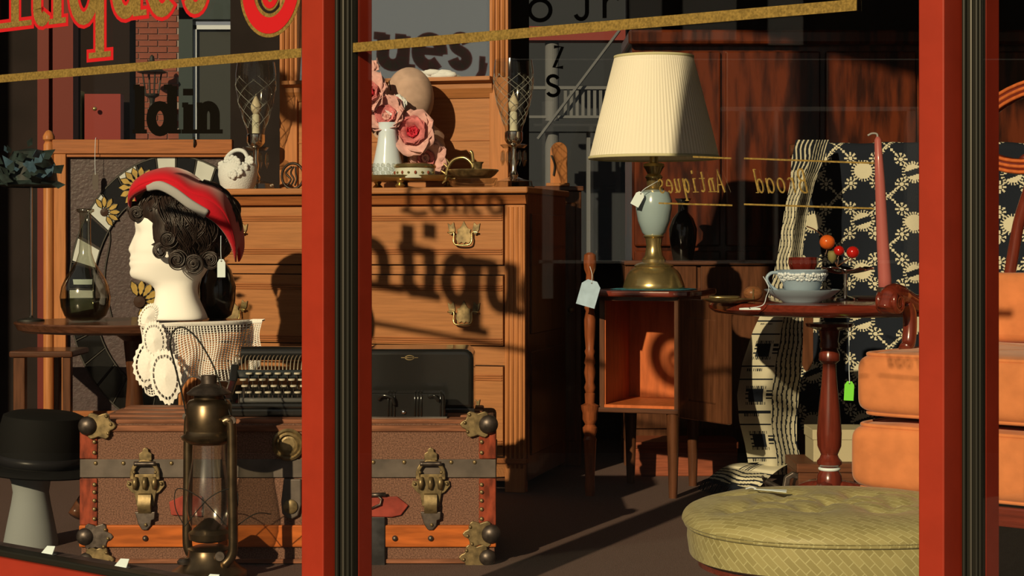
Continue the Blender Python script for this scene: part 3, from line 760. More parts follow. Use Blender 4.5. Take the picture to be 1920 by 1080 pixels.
# bust
HD = 4.72; HS = F/HD; M_bust = mat('white_foam', (.97, .97, .96, 1), .75)
bust = thing('mannequin_head', 'white mannequin head in profile on the lace draped table', 'mannequin head', (xx(335, HD), HD, TZ+.003))
rows = [(602, 281, 389, 54, 0), (598, 281, 389, 54, 0), (585, 285, 384, 50, 0), (566, 291, 374, 44, 0), (548, 294, 369, 40, 0), (535, 288, 370, 40, 0), (528, 266, 374, 42, 0), (523, 256, 378, 44, 8),
        (517, 252, 382, 47, 8), (510, 250, 386, 50, 7), (504, 251, 390, 53, 4), (499, 251, 394, 55, 8), (494, 251, 397, 57, 9), (490, 252, 399, 58, 6), (486, 252, 401, 59, 10), (481, 252, 403, 60, 6), (476, 252, 405, 61, 8),
        (471, 252, 407, 63, 13), (465, 252, 409, 64, 12), (457, 253, 411, 65, 8), (448, 254, 412, 67, 5), (439, 257, 413, 68, 3), (430, 257, 413, 69, 1), (418, 253, 413, 70, 0), (400, 262, 411, 69, 0), (380, 280, 404, 64, 0), (362, 296, 394, 56, 0), (348, 310, 380, 42, 0), (340, 315, 362, 26, 0)]
g = G(); n = 48; o = []
for (py, fx, bx, hw, nose) in rows:
    cxm = (fx+bx)/2; rx = (bx-fx)/2
    for i in range(n):
        a = 2*PI*i/n; c_, s_ = cos(a), sin(a)
        ex = .82
        x = cxm - rx*abs(c_)**ex*(1 if c_ > 0 else -1)
        y = hw*abs(s_)**ex*(1 if s_ > 0 else -1)
        d = min(a, 2*PI-a)
        lip = py > 478
        x -= nose*math.exp(-(d/(.42 if lip else .20))**2)
        if 425 < py < 452: x += 6*math.exp(-((d-.5)/.22)**2)*(1-abs(py-438)/14)   # eye sockets
        o.append(((x-335)/HS, y/HS, (602-py)/HS))
fs = [(k*n+i, k*n+(i+1) % n, (k+1)*n+(i+1) % n, (k+1)*n+i) for k in range(len(rows)-1) for i in range(n)]
fs += [tuple(range(n))[::-1], tuple((len(rows)-1)*n+i for i in range(n))]
g.add(o, fs); obj('head', g, M_bust, bust, smooth=True, subd=1)
# wig: wavy locks over a cap
M_hair = mat('brown_hair', C(54, 36, 24), .42, var=.5, scale=60, stretch=(1, 1, .3), bump=.4, bscale=160, spec=.6)
wig = thing('wig', 'dark brown curled wig on the mannequin head', 'wig', (xx(335, HD), HD, TZ+.003))
def hp(px, y, py): return ((px-335)/HS, y/HS, (602-py)/HS)
random.seed(11)
g = G().sphere(hp(343, 0, 420), (96/HS, 86/HS, 80/HS), 28, 18, lambda d: (1+.03*sin(9*d.z+4*d.x)+.02*sin(14*d.y)) if d.x > -.55 or d.z > .1 else .80)
obj('cap', g, M_hair, wig, smooth=True)
def bundle(name, pts, width, nst=9, thin=1.5, curl=0):
    """a lock of hair: fine strands side by side along one path"""
    g = G(); path = [Vector(p) for p in smooth_path(pts, 4)]; N = len(path)
    for q in range(nst):
        a = 2*PI*q/nst; r0 = width*sqrt(random.random()); ph = random.random()*6
        out = []
        for i, p in enumerate(path):
            w = i/(N-1); t = (path[min(i+1, N-1)]-path[max(i-1, 0)]).normalized()
            u = t.cross(Vector((0, 1, 0))); u = u.normalized() if u.length > 1e-4 else Vector((1, 0, 0)); v = t.cross(u)
            rr = r0*(.55+.45*sin(PI*min(1, w*1.15)))/HS
            out.append(p+u*(rr*cos(a+w*1.2))+v*(rr*sin(a+w*1.2))+u*(.9/HS*sin(w*9+ph)))
        g.tube(out, [thin/HS*(1-.5*i/(N-1)) for i in range(N)], 4)
    obj(name, g, M_hair, wig, smooth=True)
def onhead(az, el, lift=0):                              # az 0 = towards the viewer, + to the back of the head
    return (350+(90+lift)*cos(el)*sin(az), -(86+lift)*cos(el)*cos(az), 420-(80+lift)*sin(el))
for i in range(120):
    az = -1.25+2.7*random.random(); el0 = random.uniform(.35, 1.2); dr = random.uniform(1.0, 1.7)
    pts = []; ph = random.random()*6
    for k in range(9):
        w = k/8; el = el0-dr*w; a2 = az+.16*sin(w*6.5+ph)+.12*w
        if a2 < -.30 and el < .02+.35*(a2+1.2): break
        pts.append(hp(*onhead(a2, max(el, -.95), 4*sin(w*7+ph)+random.random()*3)))
    if len(pts) >= 4: bundle('lock', pts, random.uniform(6, 10), 14, 1.5)
for i in range(16):                                      # far side and crown
    az = random.uniform(1.7, 4.4); pts = [hp(*onhead(az+.15*sin(w*6+i), 1.1-1.6*w, 2)) for w in [k/7 for k in range(8)]]
    bundle('lock', pts, 9, 10, 1.8)
def curl(cxp, cyp, r, yy, turns=1.2, a0=0, sgn=1, wd=7):
    pts = [hp(cxp+r*(1-.85*k/16)*cos(a0+sgn*2*PI*turns*k/16), yy-8*k/16, cyp-r*(1-.85*k/16)*sin(a0+sgn*2*PI*turns*k/16)) for k in range(17)]
    bundle('curl', pts, wd, 16, 1.4)
curl(318, 472, 15, -74, 1.0, 1.4, 1, 5)
for (a, b, r, y) in ((348, 488, 15, -82), (378, 495, 16, -80), (406, 488, 15, -68), (268, 402, 13, -52), (256, 394, 11, -18), (332, 450, 14, -84), (255, 398, 12, 8)):
    curl(a, b, r, y, 1.9, random.random()*6, random.choice((-1, 1)), 7)
# hat
hat = thing('red_hat', 'bright red felt hat with grey lining tilted on the wig', 'hat', (xx(335, HD), HD, TZ+.003))
outer = [(250, 366), (253, 350), (266, 334), (292, 321), (325, 316), (352, 324), (378, 342), (408, 352), (430, 372), (443, 402), (449, 440), (445, 466)]
inner = [(252, 368), (262, 362), (280, 354), (304, 346), (328, 350), (350, 362), (374, 382), (398, 396), (418, 410), (432, 428), (440, 448), (443, 468)]
O2 = smooth_path([Vector((a, b)) for a, b in outer], 4); I2 = smooth_path([Vector((a, b)) for a, b in inner], 4)
def hatrow(P_, k, dep, zsh):
    return [hp(P_[k].x, dep*sin(PI*(j/14-.5)), P_[k].y + zsh*(1-cos(PI*(j/14-.5)))) for j in range(15)]
g = G(); gi = G(); N = len(O2); ov = []; iv = []
for k in range(N):
    w = k/(N-1); dep = 6+100*sin(PI*min(1, max(0, w*.97+.02)))**.6
    ov += hatrow(O2, k, dep, 26); iv += hatrow(I2, k, dep*.96, 10)
q = lambda k, j: k*15+j
g.add(ov, [(q(k, j), q(k, j+1), q(k+1, j+1), q(k+1, j)) for k in range(N-1) for j in range(14)])
o2 = len(ov)
lo = []
for k in range(N): lo += [ov[q(k, 0)], iv[q(k, 0)], ov[q(k, 14)], iv[q(k, 14)]]
g.add(lo, [(4*k, 4*k+1, 4*k+5, 4*k+4) for k in range(N-1)] + [(4*k+2, 4*k+3, 4*k+7, 4*k+6) for k in range(N-1)])
obj('brim', g, mat('red_felt', C(226, 26, 34), .9, sheen=.3, bump=.15, bscale=300), hat, smooth=50, solid=.004)
gi.add(iv, [(q(k, j), q(k, j+1), q(k+1, j+1), q(k+1, j)) for k in range(N-1) for j in range(14)])
obj('lining', gi, mat('grey_felt', C(190, 172, 140), .95), hat, smooth=True, solid=.003)
# crown hint and grey band seen under the brim edge
g = G(); g.tube(smooth_path([hp(294, -88, 354), hp(318, -100, 352), hp(345, -106, 364), hp(375, -106, 386), (hp(404, -98, 404))], 5), .0125, 8, flat=.4)
obj('grey_band', g, MATS['grey_felt'], hat, smooth=True)

def price_tag(label, px, py, D, w, h, tilt=0, m=None, string=None, rz=0, lab_root=None, curlz=0):
    """card tag with a punched hole and its string; px,py is the card centre"""
    c = P(px, py, D); s = D/F
    r = thing('price_tag', label, 'price tag', c, rz, 'price tags')
    W_, H_ = w*s/2, h*s/2
    pts = [(-W_, -H_), (W_, -H_), (W_, H_*.62), (W_*.5, H_), (-W_*.5, H_), (-W_, H_*.62)]
    pts = [(a*cos(tilt)-b*sin(tilt), a*sin(tilt)+b*cos(tilt)) for a, b in pts]
    obj('card', G().prism(pts, -.0006, .0006), m or M_white, r)
    e = (-H_*.8*sin(tilt), H_*.8*cos(tilt))
    obj('eyelet', G().lathe([(.0022, -.0012), (.0022, .0012)], (e[0], 0, e[1]), 10, axis='y'), M_iron, r)
    if string:
        pt = [(e[0], -.001, e[1])] + [((a-px)*s, dy, -(b-py)*s) for a, b, dy in string]
        obj('string', G().tube(smooth_path(pt, 5), .0009, 5), M_string, r)
    return r
price_tag('grey white price tag hanging from the red hat behind the wig', 415, 503, 4.57, 15, 34, .0, string=[(414, 470, 0), (413, 442, .01)])
price_tag('brown price tag on a long string before the stained glass', 179, 340, 5.965, 11, 32, .0, mat('brown_card', C(110, 92, 70), .8), string=[(178, 300, 0), (179, 262, 0), (180, 259, .01)])
# black vase behind the bust
vz = thing('black_vase', 'round black vase behind the neck of the mannequin head', 'vase', (xx(408, 4.86), 4.86, TZ))
vs_ = 4.86/F
obj('body', G().lathe([(14*vs_, 0), (26*vs_, 8*vs_), (33*vs_, 34*vs_), (34*vs_, 62*vs_), (26*vs_, 92*vs_), (14*vs_, 108*vs_), (12*vs_, 124*vs_), (16*vs_, 130*vs_), (12*vs_, 130*vs_), (10*vs_, 110*vs_)], n=32, cap=False), M_blackm, vz, smooth=True)
obj('foot', G().lathe([(16*vs_, 0), (16*vs_, 4*vs_), (12*vs_, 7*vs_)], n=24), M_blackm, vz, smooth=40)
# flask
fk = thing('glass_flask', 'clear round bottomed glass flask with long neck on the table', 'flask', (xx(160, 4.72), 4.72, TZ))
fs_ = 4.72/F
obj('body', G().lathe([(r*fs_, (603-y)*fs_) for r, y in ((0, 602), (26, 601), (38, 592), (45, 575), (47, 556), (44, 538), (36, 520), (26, 505), (17, 490), (12, 474), (10.5, 450), (10, 420), (11, 400), (15, 396), (16, 392), (11, 391))], n=36, cap=False), glassmat('flask_glass', (.74, .75, .68, 1), 1.0, .10, .1), fk, smooth=True)
obj('neck_ring', G().lathe([(r*fs_, (603-y)*fs_) for r, y in ((11, 399), (16, 397), (16.5, 393), (11, 391))], n=30, cap=False), M_crystal, fk, smooth=True)
obj('paper_label', G().grid(lambda u, v: ((35+2*v)*fs_*cos(-PI/2+(u-.42)*1.0), (35+2*v)*fs_*sin(-PI/2+(u-.42)*1.0), (603-523-8*(1-v)*1.2)*fs_), 10, 2), M_white, fk, solid=.0006)
obj('liquid', G().lathe([(r*fs_, (603-y)*fs_) for r, y in ((0, 600), (25, 599), (37, 591), (43.5, 575), (45.3, 560), (0, 560))], n=36), glassmat('dark_liquid', (.30, .31, .25, 1), .1, .03), fk, smooth=30)
# feathered hat on a stand at the left
fh = thing('feathered_hat', 'black hat with teal grey feathers on a wire stand at the left edge', 'hat', (xx(58, 4.74), 4.74, TZ))
M_fe = mat('dark_feather', (.012, .016, .016, 1), .5, col2=(.03, .05, .05, 1), scale=40); M_fe2 = mat('teal_feather', C(84, 104, 100, .8), .6, var=.3, scale=50)
f4 = 4.74/F
obj('stand_foot', G().lathe([(.035, 0), (.034, .005), (.006, .010), (.004, .015)], n=20), M_dk, fh, smooth=40)
obj('stand_pole', G().tube([(0, 0, .008), (0, 0, (603-330)*f4)], .004, 8), M_chrome, fh)
obj('crown', G().lathe([(.0, (603-278)*f4), (.045, (603-285)*f4), (.062, (603-308)*f4), (.068, (603-340)*f4), (.085, (603-348)*f4), (.066, (603-352)*f4)], n=28, cap=False), M_fe, fh, smooth=40)
random.seed(5)
for i in range(30):
    a = random.uniform(-2.6, .6); px = random.uniform(-55, 58); py = random.uniform(278, 352)
    L_ = random.uniform(.025, .055); d = Vector((cos(a)*.7+.3*px/58, random.uniform(-.6, -.1), random.uniform(-.2, .9))).normalized(); s_ = d.cross(Vector((0, 1, .3))).normalized()
    b = Vector((px*f4, -.06*random.random()-.035, (603-py)*f4)); w = L_*.26
    pts = [b, b+d*L_*.4+s_*w, b+d*L_, b+d*L_*.4-s_*w]
    obj('feather', G().add(pts, [(0, 1, 2, 3)]), M_fe2 if i % 3 == 0 else M_fe, fh, solid=.001)
# top hat on foam head by the glass
FD = 4.30; ff = F/FD
hd = thing('foam_head', 'white foam hat form toned grey as if shaded, with narrow neck carrying the black top hat', 'hat form', (xx(58, FD), FD, 0))
obj('form', G().lathe([(50/ff, 0), (50/ff, .01), (44/ff, 40/ff), (36/ff, 80/ff), (33/ff, 100/ff), (36/ff, 120/ff), (46/ff, 142/ff), (50/ff, 150/ff), (46/ff, 200/ff), (20/ff, 225/ff), (0, 228/ff)], n=32), mat('shaded_foam', C(152, 144, 118), .85), hd, smooth=60)  # white foam, with its shade put into the grey colour
th = tag(obj('top_hat', G().lathe([(0, 250/ff), (60/ff, 249/ff), (74/ff, 243/ff), (78/ff, 225/ff), (76/ff, 160/ff), (76/ff, 150/ff), (108/ff, 146/ff), (112/ff, 141/ff), (108/ff, 138/ff), (56/ff, 140/ff), (54/ff, 230/ff), (0, 232/ff)], n=48, sy=1.1), mat('black_felt', (.006, .006, .006, 1), .8), None, (xx(66, FD), FD, 0), smooth=45), 'black felt top hat with wide brim at the lower left corner', 'hat')
th.rotation_euler = (0, math.radians(4), 0); th.location.z = .0
hb = obj('hat_band', G().lathe([(77.5/ff, 152/ff), (78/ff, 170/ff)], n=48, sy=1.1, cap=False), mat('black_ribbon', (.014, .014, .016, 1), .35), th, smooth=True, solid=.001)
# folded white cards on the ledge
for lab, px, py in (('small folded white card on the ledge beside the foam hat form', 90, 1024), ('small folded white card on the ledge before the trunk corner', 228, 1046), ('small folded white card on the ledge before the lantern', 396, 1068)):
    s_, z_ = W(px, py, .045)
    c = thing('folded_card', lab, 'price tag', (*wpt(s_, .045), .0582), WRZ, 'folded cards on the ledge')
    obj('card', G().prism([(-.020, 0), (.018, .001), (.020, .020), (-.006, .018)], -.004, -.003), M_white, c, rot=(-.35, 0, 0))
    obj('flap', G().box(-.017, .013, -.012, .012, .0004, .0014), M_white, c, rz=.1)

# ------------------------------------------------------------------ stained glass screen
GD = 6.0; GS = F/GD
M_mauve = mat('hammered_mauve_glass', C(84, 62, 50), .4, bump=.4, bscale=110, var=.15, scale=60, spec=.25)
M_wg = mat('white_glass', C(224, 210, 170), .2, var=.06, scale=20)
M_bg = mat('black_glass', (.008, .008, .008, 1), .12)
M_yg = mat('yellow_glass', C(198, 150, 60), .25, var=.2, scale=40)
M_lead = mat('lead_came', (.03, .028, .025, 1), .5, .4)
sg = thing('stained_glass_screen', 'oak framed stained glass screen with black and white ring and sunflowers', 'stained glass', (xx(270, GD), GD, 0))
def gx(px): return (px-270)/GS
def gz(py): return zz(py, GD)
obj('top_rail', G().box(gx(100), gx(437), -.02, .015, gz(289), gz(262)), M_oakp, sg, bevel=.003)
obj('rail_moulding', G().box(gx(125), gx(430), -.012, .01, gz(295), gz(289)), M_oakp, sg, bevel=.002)
for a, b in ((103, 126), (424, 437)): obj('post', G().box(gx(a), gx(b), -.018, .018, 0, gz(289)), M_oakv, sg, bevel=.003)
obj('bottom_rail', G().box(gx(126), gx(424), -.016, .016, gz(800), gz(770)), M_oakp, sg, bevel=.003)
obj('corner_post', G().lathe([(10/GS, 0), (10/GS, gz(272)), (7/GS, gz(266)), (11/GS, gz(262)), (11/GS, gz(256)), (8/GS, gz(250)), (5/GS, gz(246)), (0, gz(244))], (gx(93), -.01, 0), 20), M_oakv, sg, smooth=40)
obj('background_glass', G().box(gx(124), gx(426), .006, .010, gz(772), gz(288)), M_mauve, sg)
obj('hook', G().tube(smooth_path([(gx(366), -.021, gz(258)), (gx(367), -.03, gz(268)), (gx(366), -.022, gz(276))], 4), .003, 6), M_dk, sg)
EC = (325, 548); EO = (196, 256); EI = (150, 196)
NS = 32
def ept(e, a): return (gx(EC[0]+e[0]*cos(a)), gz(EC[1]-e[1]*sin(a)))
for i in range(NS):
    a0, a1 = PI/2-.225+2*PI*i/NS+.012, PI/2-.225+2*PI*(i+1)/NS-.012
    pts = [ept(EO, a0+(a1-a0)*k/6) for k in range(7)] + [ept(EI, a1-(a1-a0)*k/6) for k in range(7)]
    obj('glass_piece', G().prism(pts[::-1], -.001, .006), M_wg if i % 2 and sin((a0+a1)/2) > -.2 else M_bg, sg)
g = G()
g.tube([(ept(EO, 2*PI*k/64)[0], 0, ept(EO, 2*PI*k/64)[1]) for k in range(64)], .0035, 6, closed=True)
g.tube([(ept(EI, 2*PI*k/64)[0], 0, ept(EI, 2*PI*k/64)[1]) for k in range(64)], .003, 6, closed=True)
for i in range(NS):
    a = PI/2-.225+2*PI*i/NS; g.tube([(ept(EO, a)[0], 0, ept(EO, a)[1]), (ept(EI, a)[0], 0, ept(EI, a)[1])], .0025, 6)
obj('lead_lines', g, M_lead, sg)
def sunflower(px, py, r, a0, a1, n):
    for k in range(n):
        a = math.radians(a0+(a1-a0)*k/(n-1)); d = Vector((cos(a), sin(a))); s_ = Vector((-d.y, d.x))
        pts = []
        for (u, v) in ((.28, 0), (.5, .15), (.78, .15), (1.0, .02), (.78, -.14), (.5, -.15)):
            q = d*u*r+s_*v*r; pts.append((gx(px)+q.x/GS, gz(py)+q.y/GS))
        pt = obj('petal_glass', G().prism(pts, -.004, .004), M_yg, sg)
        obj('petal_lead', G().tube([(p[0], -.004, p[1]) for p in pts], .0016, 5, closed=True), M_lead, pt)
    obj('flower_heart', G().lathe([(r*.28/GS, 0), (r*.25/GS, -.004), (0, -.005)], (gx(px), 0, gz(py)), 20, axis='y'), mat('brown_glass', C(70, 44, 26), .3), sg)
sunflower(262, 352, 40, 60, 250, 9); sunflower(196, 398, 30, -60, 120, 7); sunflower(262, 566, 42, -80, 110, 8)
g = G(); g.tube(smooth_path([(gx(200), .003, gz(412)), (gx(206), .003, gz(450)), (gx(196), .003, gz(520)), (gx(210), .003, gz(600))], 6), .0028, 6); g.tube(smooth_path([(gx(222), .003, gz(380)), (gx(236), .003, gz(390)), (gx(250), .003, gz(400))], 5), .0024, 6)
obj('stem_lead', g, M_lead, sg)

# ------------------------------------------------------------------ oak dresser with mirror
ds = thing('oak_dresser', 'golden oak dresser with brass pulls and mirror behind the trunk', 'dresser', DL, DRZ)
def dz(py): return EYE-(py-HY)/655.0
def dxl(px, yl=0): return onplane(px, 449, DL, DRZ, yl)[0]
HW = .54; DT = dz(350)
obj('carcass', G().box(-HW, HW, .012, .50, .03, DT-.018), M_walnut, ds)
obj('dresser_top', G().box(-HW-.012, HW+.012, -.022, .505, DT-.019, DT), M_oak, ds, bevel=.005, seg=3)
obj('cove_moulding', G().prism([(.012, dz(364)), (-.018, dz(366)), (-.012, dz(372)), (-.006, dz(382)), (.012, dz(384))], -HW-.004, HW+.004, 'yz'), M_oakp, ds)
for s in (-1, 1):
    x0, x1 = (HW-.060, HW) if s > 0 else (-HW, -HW+.060)
    stl = obj('stile', G().box(x0, x1, -.004, .03, 0, dz(384)), M_oakv, ds, bevel=.002)
    for k in range(4):
        xk = x0+.010+k*.0135
        obj('flute', G().tube([(xk, -.004, .07), (xk, -.004, dz(388))], .0038, 8), M_oakv, stl, smooth=True)
obj('apron', G().prism([(-HW+.06, dz(862)), (HW-.06, dz(862)), (HW-.06, dz(895)), (HW-.16, dz(900)), (HW-.24, dz(885)), (-HW+.24, dz(885)), (-HW+.16, dz(900)), (-HW+.06, dz(895))], 0, .02), M_oak, ds)
obj('base_moulding', G().box(-HW-.006, HW+.006, -.010, .02, dz(870), dz(860)), M_oakp, ds, bevel=.003)
for a, b in ((499, 515), (651, 686)): obj('divider_rail', G().box(-HW+.06, HW-.06, .002, .03, dz(b), dz(a)), M_oak, ds)
for s in (-1, 1):
    obj('side_panel', G().box(s*HW-.003, s*HW+.004, .06, .46, .1, .40).box(s*HW-.003, s*HW+.004, .06, .46, .45, .80), M_walnut, ds, bevel=.003)
def pull(parent, x, z):
    sc = 1/655.0
    def q(l): return [(x+a*sc, z-b*sc) for a, b in l]
    half = [(0, -24), (4, -16), (8, -10), (14, -8), (12, -2), (16, 4), (15, 12), (10, 19), (4, 16), (0, 20)]
    pts = half + [(-a, b) for a, b in half[-2:0:-1]]
    pl = obj('pull_plate', G().prism(q(pts)[::-1], -.0125, -.0095), M_abrass, parent, bevel=.0008)
    for s in (-1, 1):
        wing = [(17, -8), (20, -22), (26, -16), (32, -20), (30, -8), (26, 0), (18, 2)]
        obj('pull_wing', G().prism(q([(s*a, b) for a, b in wing])[::s], -.0125, -.0095), M_abrass, parent, bevel=.0008)
        obj('pull_post', G().tube([(x+s*24*sc, -.010, z+2*sc), (x+s*24*sc, -.020, z+2*sc)], .0055, 10), M_abrass, parent, smooth=40)
    obj('pull_bail', G().tube(smooth_path([(x-30*sc, -.020, z+2*sc), (x-18*sc, -.021, z+2*sc), (x-18*sc, -.024, z-13*sc), (x-12*sc, -.027, z-21*sc), (x+12*sc, -.027, z-21*sc), (x+18*sc, -.024, z-13*sc), (x+18*sc, -.021, z+2*sc), (x+30*sc, -.020, z+2*sc)], 5), .0026, 8), M_brass, parent, smooth=True)
def drawer(yt, yb, r1, r2, hy):
    d = obj('drawer', G().box(-HW+.064, HW-.064, -.008, .02, dz(yb)+.002, dz(yt)-.002), M_oak, ds, bevel=.002)
    for yr in (r1, r2):
        for k in range(3):
            zc = dz(yr+k*4.2)
            obj('reed', G().box(-HW+.066, HW-.066, -.0115, -.007, zc-.0019, zc+.0019), M_oakp, d, bevel=.0012)
    if hy:
        for px in (-.36, .36): pull(d, px, dz(hy))
drawer(385, 498, 404, 468, 438); drawer(516, 650, 536, 636, 588); drawer(687, 858, 705, 828, 770)
# mirror with its stand
def mpt(px, py): return onplane(px, py, DL, DRZ, MY)
xl, xr = mpt(543, 0)[0], mpt(937, 0)[0]
zr0, zr1 = mpt(740, 187)[1], mpt(740, 149)[1]
obj('mirror_board', G().box(xl-.03, xr+.03, MY, MY+.03, DT, zr0), M_oak, ds)
for py in (185, 265): obj('board_line', G().box(xl, xr, MY-.003, MY+.002, mpt(740, py)[1]-.0022, mpt(740, py)[1]), M_oakp, ds)
obj('mirror_ledge', G().prism([(MY-.045, zr1), (MY-.045, zr1-.012), (MY-.02, zr1-.02), (MY-.02, zr1-.035), (MY-.005, zr0), (MY+.03, zr0), (MY+.03, zr1)], xl-.01, xr-.02, 'yz'), M_oak, ds)
for s, x in ((-1, xl), (1, xr)):
    stl = obj('mirror_stile', G().box(x-.030, x+.030, MY-.012, MY+.025, DT, 1.95), M_oakv, ds, bevel=.002)
    for k in range(3): obj('flute', G().tube([(x-.016+k*.016, MY-.012, zr1), (x-.016+k*.016, MY-.012, 1.93)], .0055, 8), M_oakv, stl, smooth=True)
M_mirror = mat('mirror_glass', (.70, .72, .70, 1), .02, 1)
obj('mirror', G().box(xl+.03, xr-.03, 0, .008, .002, .98), M_mirror, ds, (0, MY, zr1), rot=(-TILT, 0, 0))
obj('mirror_crest', G().box(xl-.06, xr+.06, MY-.03, MY+.03, 1.92, 2.05), M_oak, ds, bevel=.01)

# things on the dresser
def on_top(px, yl):
    p = dres(px, 449, yl); return (p.x, p.y, DT)
def lath(prof, s, y0, **k): return G().lathe([(r*s, (y0-y)*s) for r, y in prof], **k)
# white basket
def sc_at(px, yl): return dres(px, 449, yl).y/F
s_ = sc_at(446, .12); M_bisque = mat('bisque_china', C(240, 224, 186), .75, bump=.5, bscale=260)
bk = thing('china_basket', 'cream bisque basket of china roses on the dresser top', 'basket', on_top(446, .12), DRZ)
obj('basket_body', lath([(0, 350), (28, 350), (33, 340), (37, 322), (36, 306), (32, 300), (28, 304), (0, 306)], s_, 350, n=36), M_bisque, bk, smooth=50)
random.seed(3)
def china_rose(parent, c, r, m):
    g = G().sphere(c, r*.55, 10, 7)
    for k in range(6):
        a = k*PI/3+random.random(); g.sphere((c[0]+r*.6*cos(a), c[1]-r*.25, c[2]+r*.6*sin(a)), (r*.5, r*.3, r*.5), 8, 6)
    obj('china_rose', g, m, parent, smooth=True)
for (px, py, yy) in ((424, 305, -20), (440, 312, -30), (456, 300, -28), (468, 308, -22), (452, 322, -36), (462, 318, -33), (430, 296, -8), (475, 296, -12), (446, 294, -20)):
    china_rose(bk, ((px-446)*s_, yy*s_, (350-py)*s_), 9*s_, M_bisque)
obj('basket_handle', G().tube(smooth_path([(-26*s_, 0, 46*s_), (-22*s_, 0, 62*s_), (-6*s_, 0, 74*s_), (12*s_, 0, 72*s_), (22*s_, 0, 56*s_)], 6), 4*s_, 8), M_bisque, bk, smooth=True)
# hurricane lamps
M_bulb = mat('ivory_bulb', C(238, 206, 150), .3)
def hurricane(label, px, yl, yb):
    s = sc_at(px, yl); r = thing('hurricane_lamp', label, 'lamp', on_top(px, yl), DRZ, 'hurricane lamps on the dresser')
    h = lambda y: (yb-y)*s
    obj('crystal_foot', G().lathe([(34*s, 0), (36*s, 4*s), (34*s, 14*s), (18*s, 18*s), (8*s, 22*s)], n=18, rad=lambda a: 1+.04*cos(9*a)), M_crystal, r)
    obj('stem', G().lathe([(6*s, h(332)), (9*s, h(324)), (4*s, h(314)), (6*s, h(302)), (3.5*s, h(290)), (5*s, h(272)), (14*s, h(264)), (17*s, h(258)), (17*s, h(244)), (15*s, h(242))], n=24), M_chrome, r, smooth=40)
    for k in range(8):
        a = 2*PI*k/8
        obj('prism_drop', G().lathe([(0, -26*s), (4*s, -14*s), (3*s, 0), (1*s, 4*s)], (22*s*cos(a), 22*s*sin(a), h(282)), 5), M_crystal, r)
    obj('bobeche', G().lathe([(4*s, h(275)), (20*s, h(274)), (26*s, h(268)), (24*s, h(267)), (8*s, h(271))], n=24, cap=False), M_crystal, r, smooth=40)
    obj('candle', G().lathe([(7.5*s, h(256)), (7.2*s, h(208)), (5*s, h(205))], n=18), mat('ivory_candle', C(236, 214, 160), .6), r, smooth=40)
    obj('flame_bulb', G().lathe([(4*s, h(208)), (9*s, h(198)), (10*s, h(190)), (6*s, h(180)), (2*s, h(172)), (0, h(166))], n=18), M_bulb, r, smooth=True)
    obj('chimney', G().lathe([(16*s, h(244)), (17*s, h(236)), (24*s, h(215)), (33*s, h(185)), (38*s, h(155)), (38*s, h(130)), (35*s, h(108))], n=36, cap=False), M_clear, r, smooth=True)
    prof = [(17, 236), (24, 215), (33, 185), (38, 155), (38, 130)]
    def rad_at(y):
        for (r0, y0), (r1, y1) in zip(prof, prof[1:]):
            if y1 <= y <= y0: return r0+(r1-r0)*(y0-y)/(y0-y1)
        return 38
    g = G()
    for sg_ in (-1, 1):
        for k in range(6):
            pts = []
            for j in range(13):
                y = 232-j*8; a = 2*PI*k/6+sg_*j*.085*PI/1.0
                rr = rad_at(y)*s*1.01; pts.append((rr*cos(a), rr*sin(a), h(y)))
            g.tube(pts, .0007, 4)
    obj('etched_lines', g, mat('frosted_line', C(190, 176, 140, .7), .5), r)
hurricane('crystal hurricane lamp with etched chimney beside the china basket', 480, .27, 350)
hurricane('crystal hurricane lamp with etched chimney at the right end of the dresser', 963, .20, 350)
# iron wreath
s_ = sc_at(546, .15); M_brz = mat('dark_bronze', C(60, 44, 30), .45, .5)
wr = thing('iron_wreath', 'small round dark metal trivet leaning on the dresser', 'trivet', on_top(549, .15), DRZ)
obj('ring', G().tube([(22*s_*cos(2*PI*k/24), 0, 26*s_+24*s_*sin(2*PI*k/24)) for k in range(24)], 2.6*s_, 6, closed=True), M_brz, wr, smooth=True)
for k in range(3):
    obj('scroll', G().tube(smooth_path([(-12*s_+k*8*s_, 0, 8*s_), (-4*s_+k*6*s_, 0, 20*s_), (-14*s_+k*10*s_, 0, 32*s_), (-2*s_+k*4*s_, 0, 44*s_)], 5), 2*s_, 6), M_brz, wr, smooth=True)
# brass tray
s_ = sc_at(770, .10)
tr = thing('brass_tray', 'footed oval brass tray carrying vase and china box', 'tray', on_top(768, .10), DRZ)
obj('tray_plate', G().lathe([(0, 18*s_), (84*s_, 18*s_), (92*s_, 20*s_), (96*s_, 24*s_), (98*s_, 23*s_), (95*s_, 18*s_), (86*s_, 13*s_), (0, 13*s_)], n=56, sy=.72), M_brass, tr, smooth=40)
for dx, dy in ((0, -56), (-70, 20), (70, 20)):
    obj('tray_foot', G().lathe([(6*s_, 0), (10*s_, 4*s_), (5*s_, 9*s_), (9*s_, 15*s_)], (dx*s_, dy*s_, 0), 14), M_brass, tr, smooth=40)
TRZ = DT+18*s_
# white vase with beaded bottom
p = on_top(727, .09); s_ = sc_at(727, .09)
va = thing('white_vase', 'white glass vase with crystal beaded foot on the brass tray', 'vase', (p[0], p[1], TRZ), DRZ)
obj('vase_body', lath([(24, 328), (28, 318), (28, 302), (24, 282), (20, 262), (17, 240), (18, 222), (16, 222), (14, 240)], s_, 328, n=32, cap=False), mat('milk_glass', C(236, 232, 220), .15, coat=.5), va, smooth=True)
g = G()
for r_ in range(4):
    for k in range(18):
        a = 2*PI*(k+.5*(r_ % 2))/18; g.sphere((28.5*s_*cos(a), 28.5*s_*sin(a), (4+r_*7)*s_), 4*s_, 6, 5)
obj('crystal_beads', g, M_crystal, va, smooth=True)
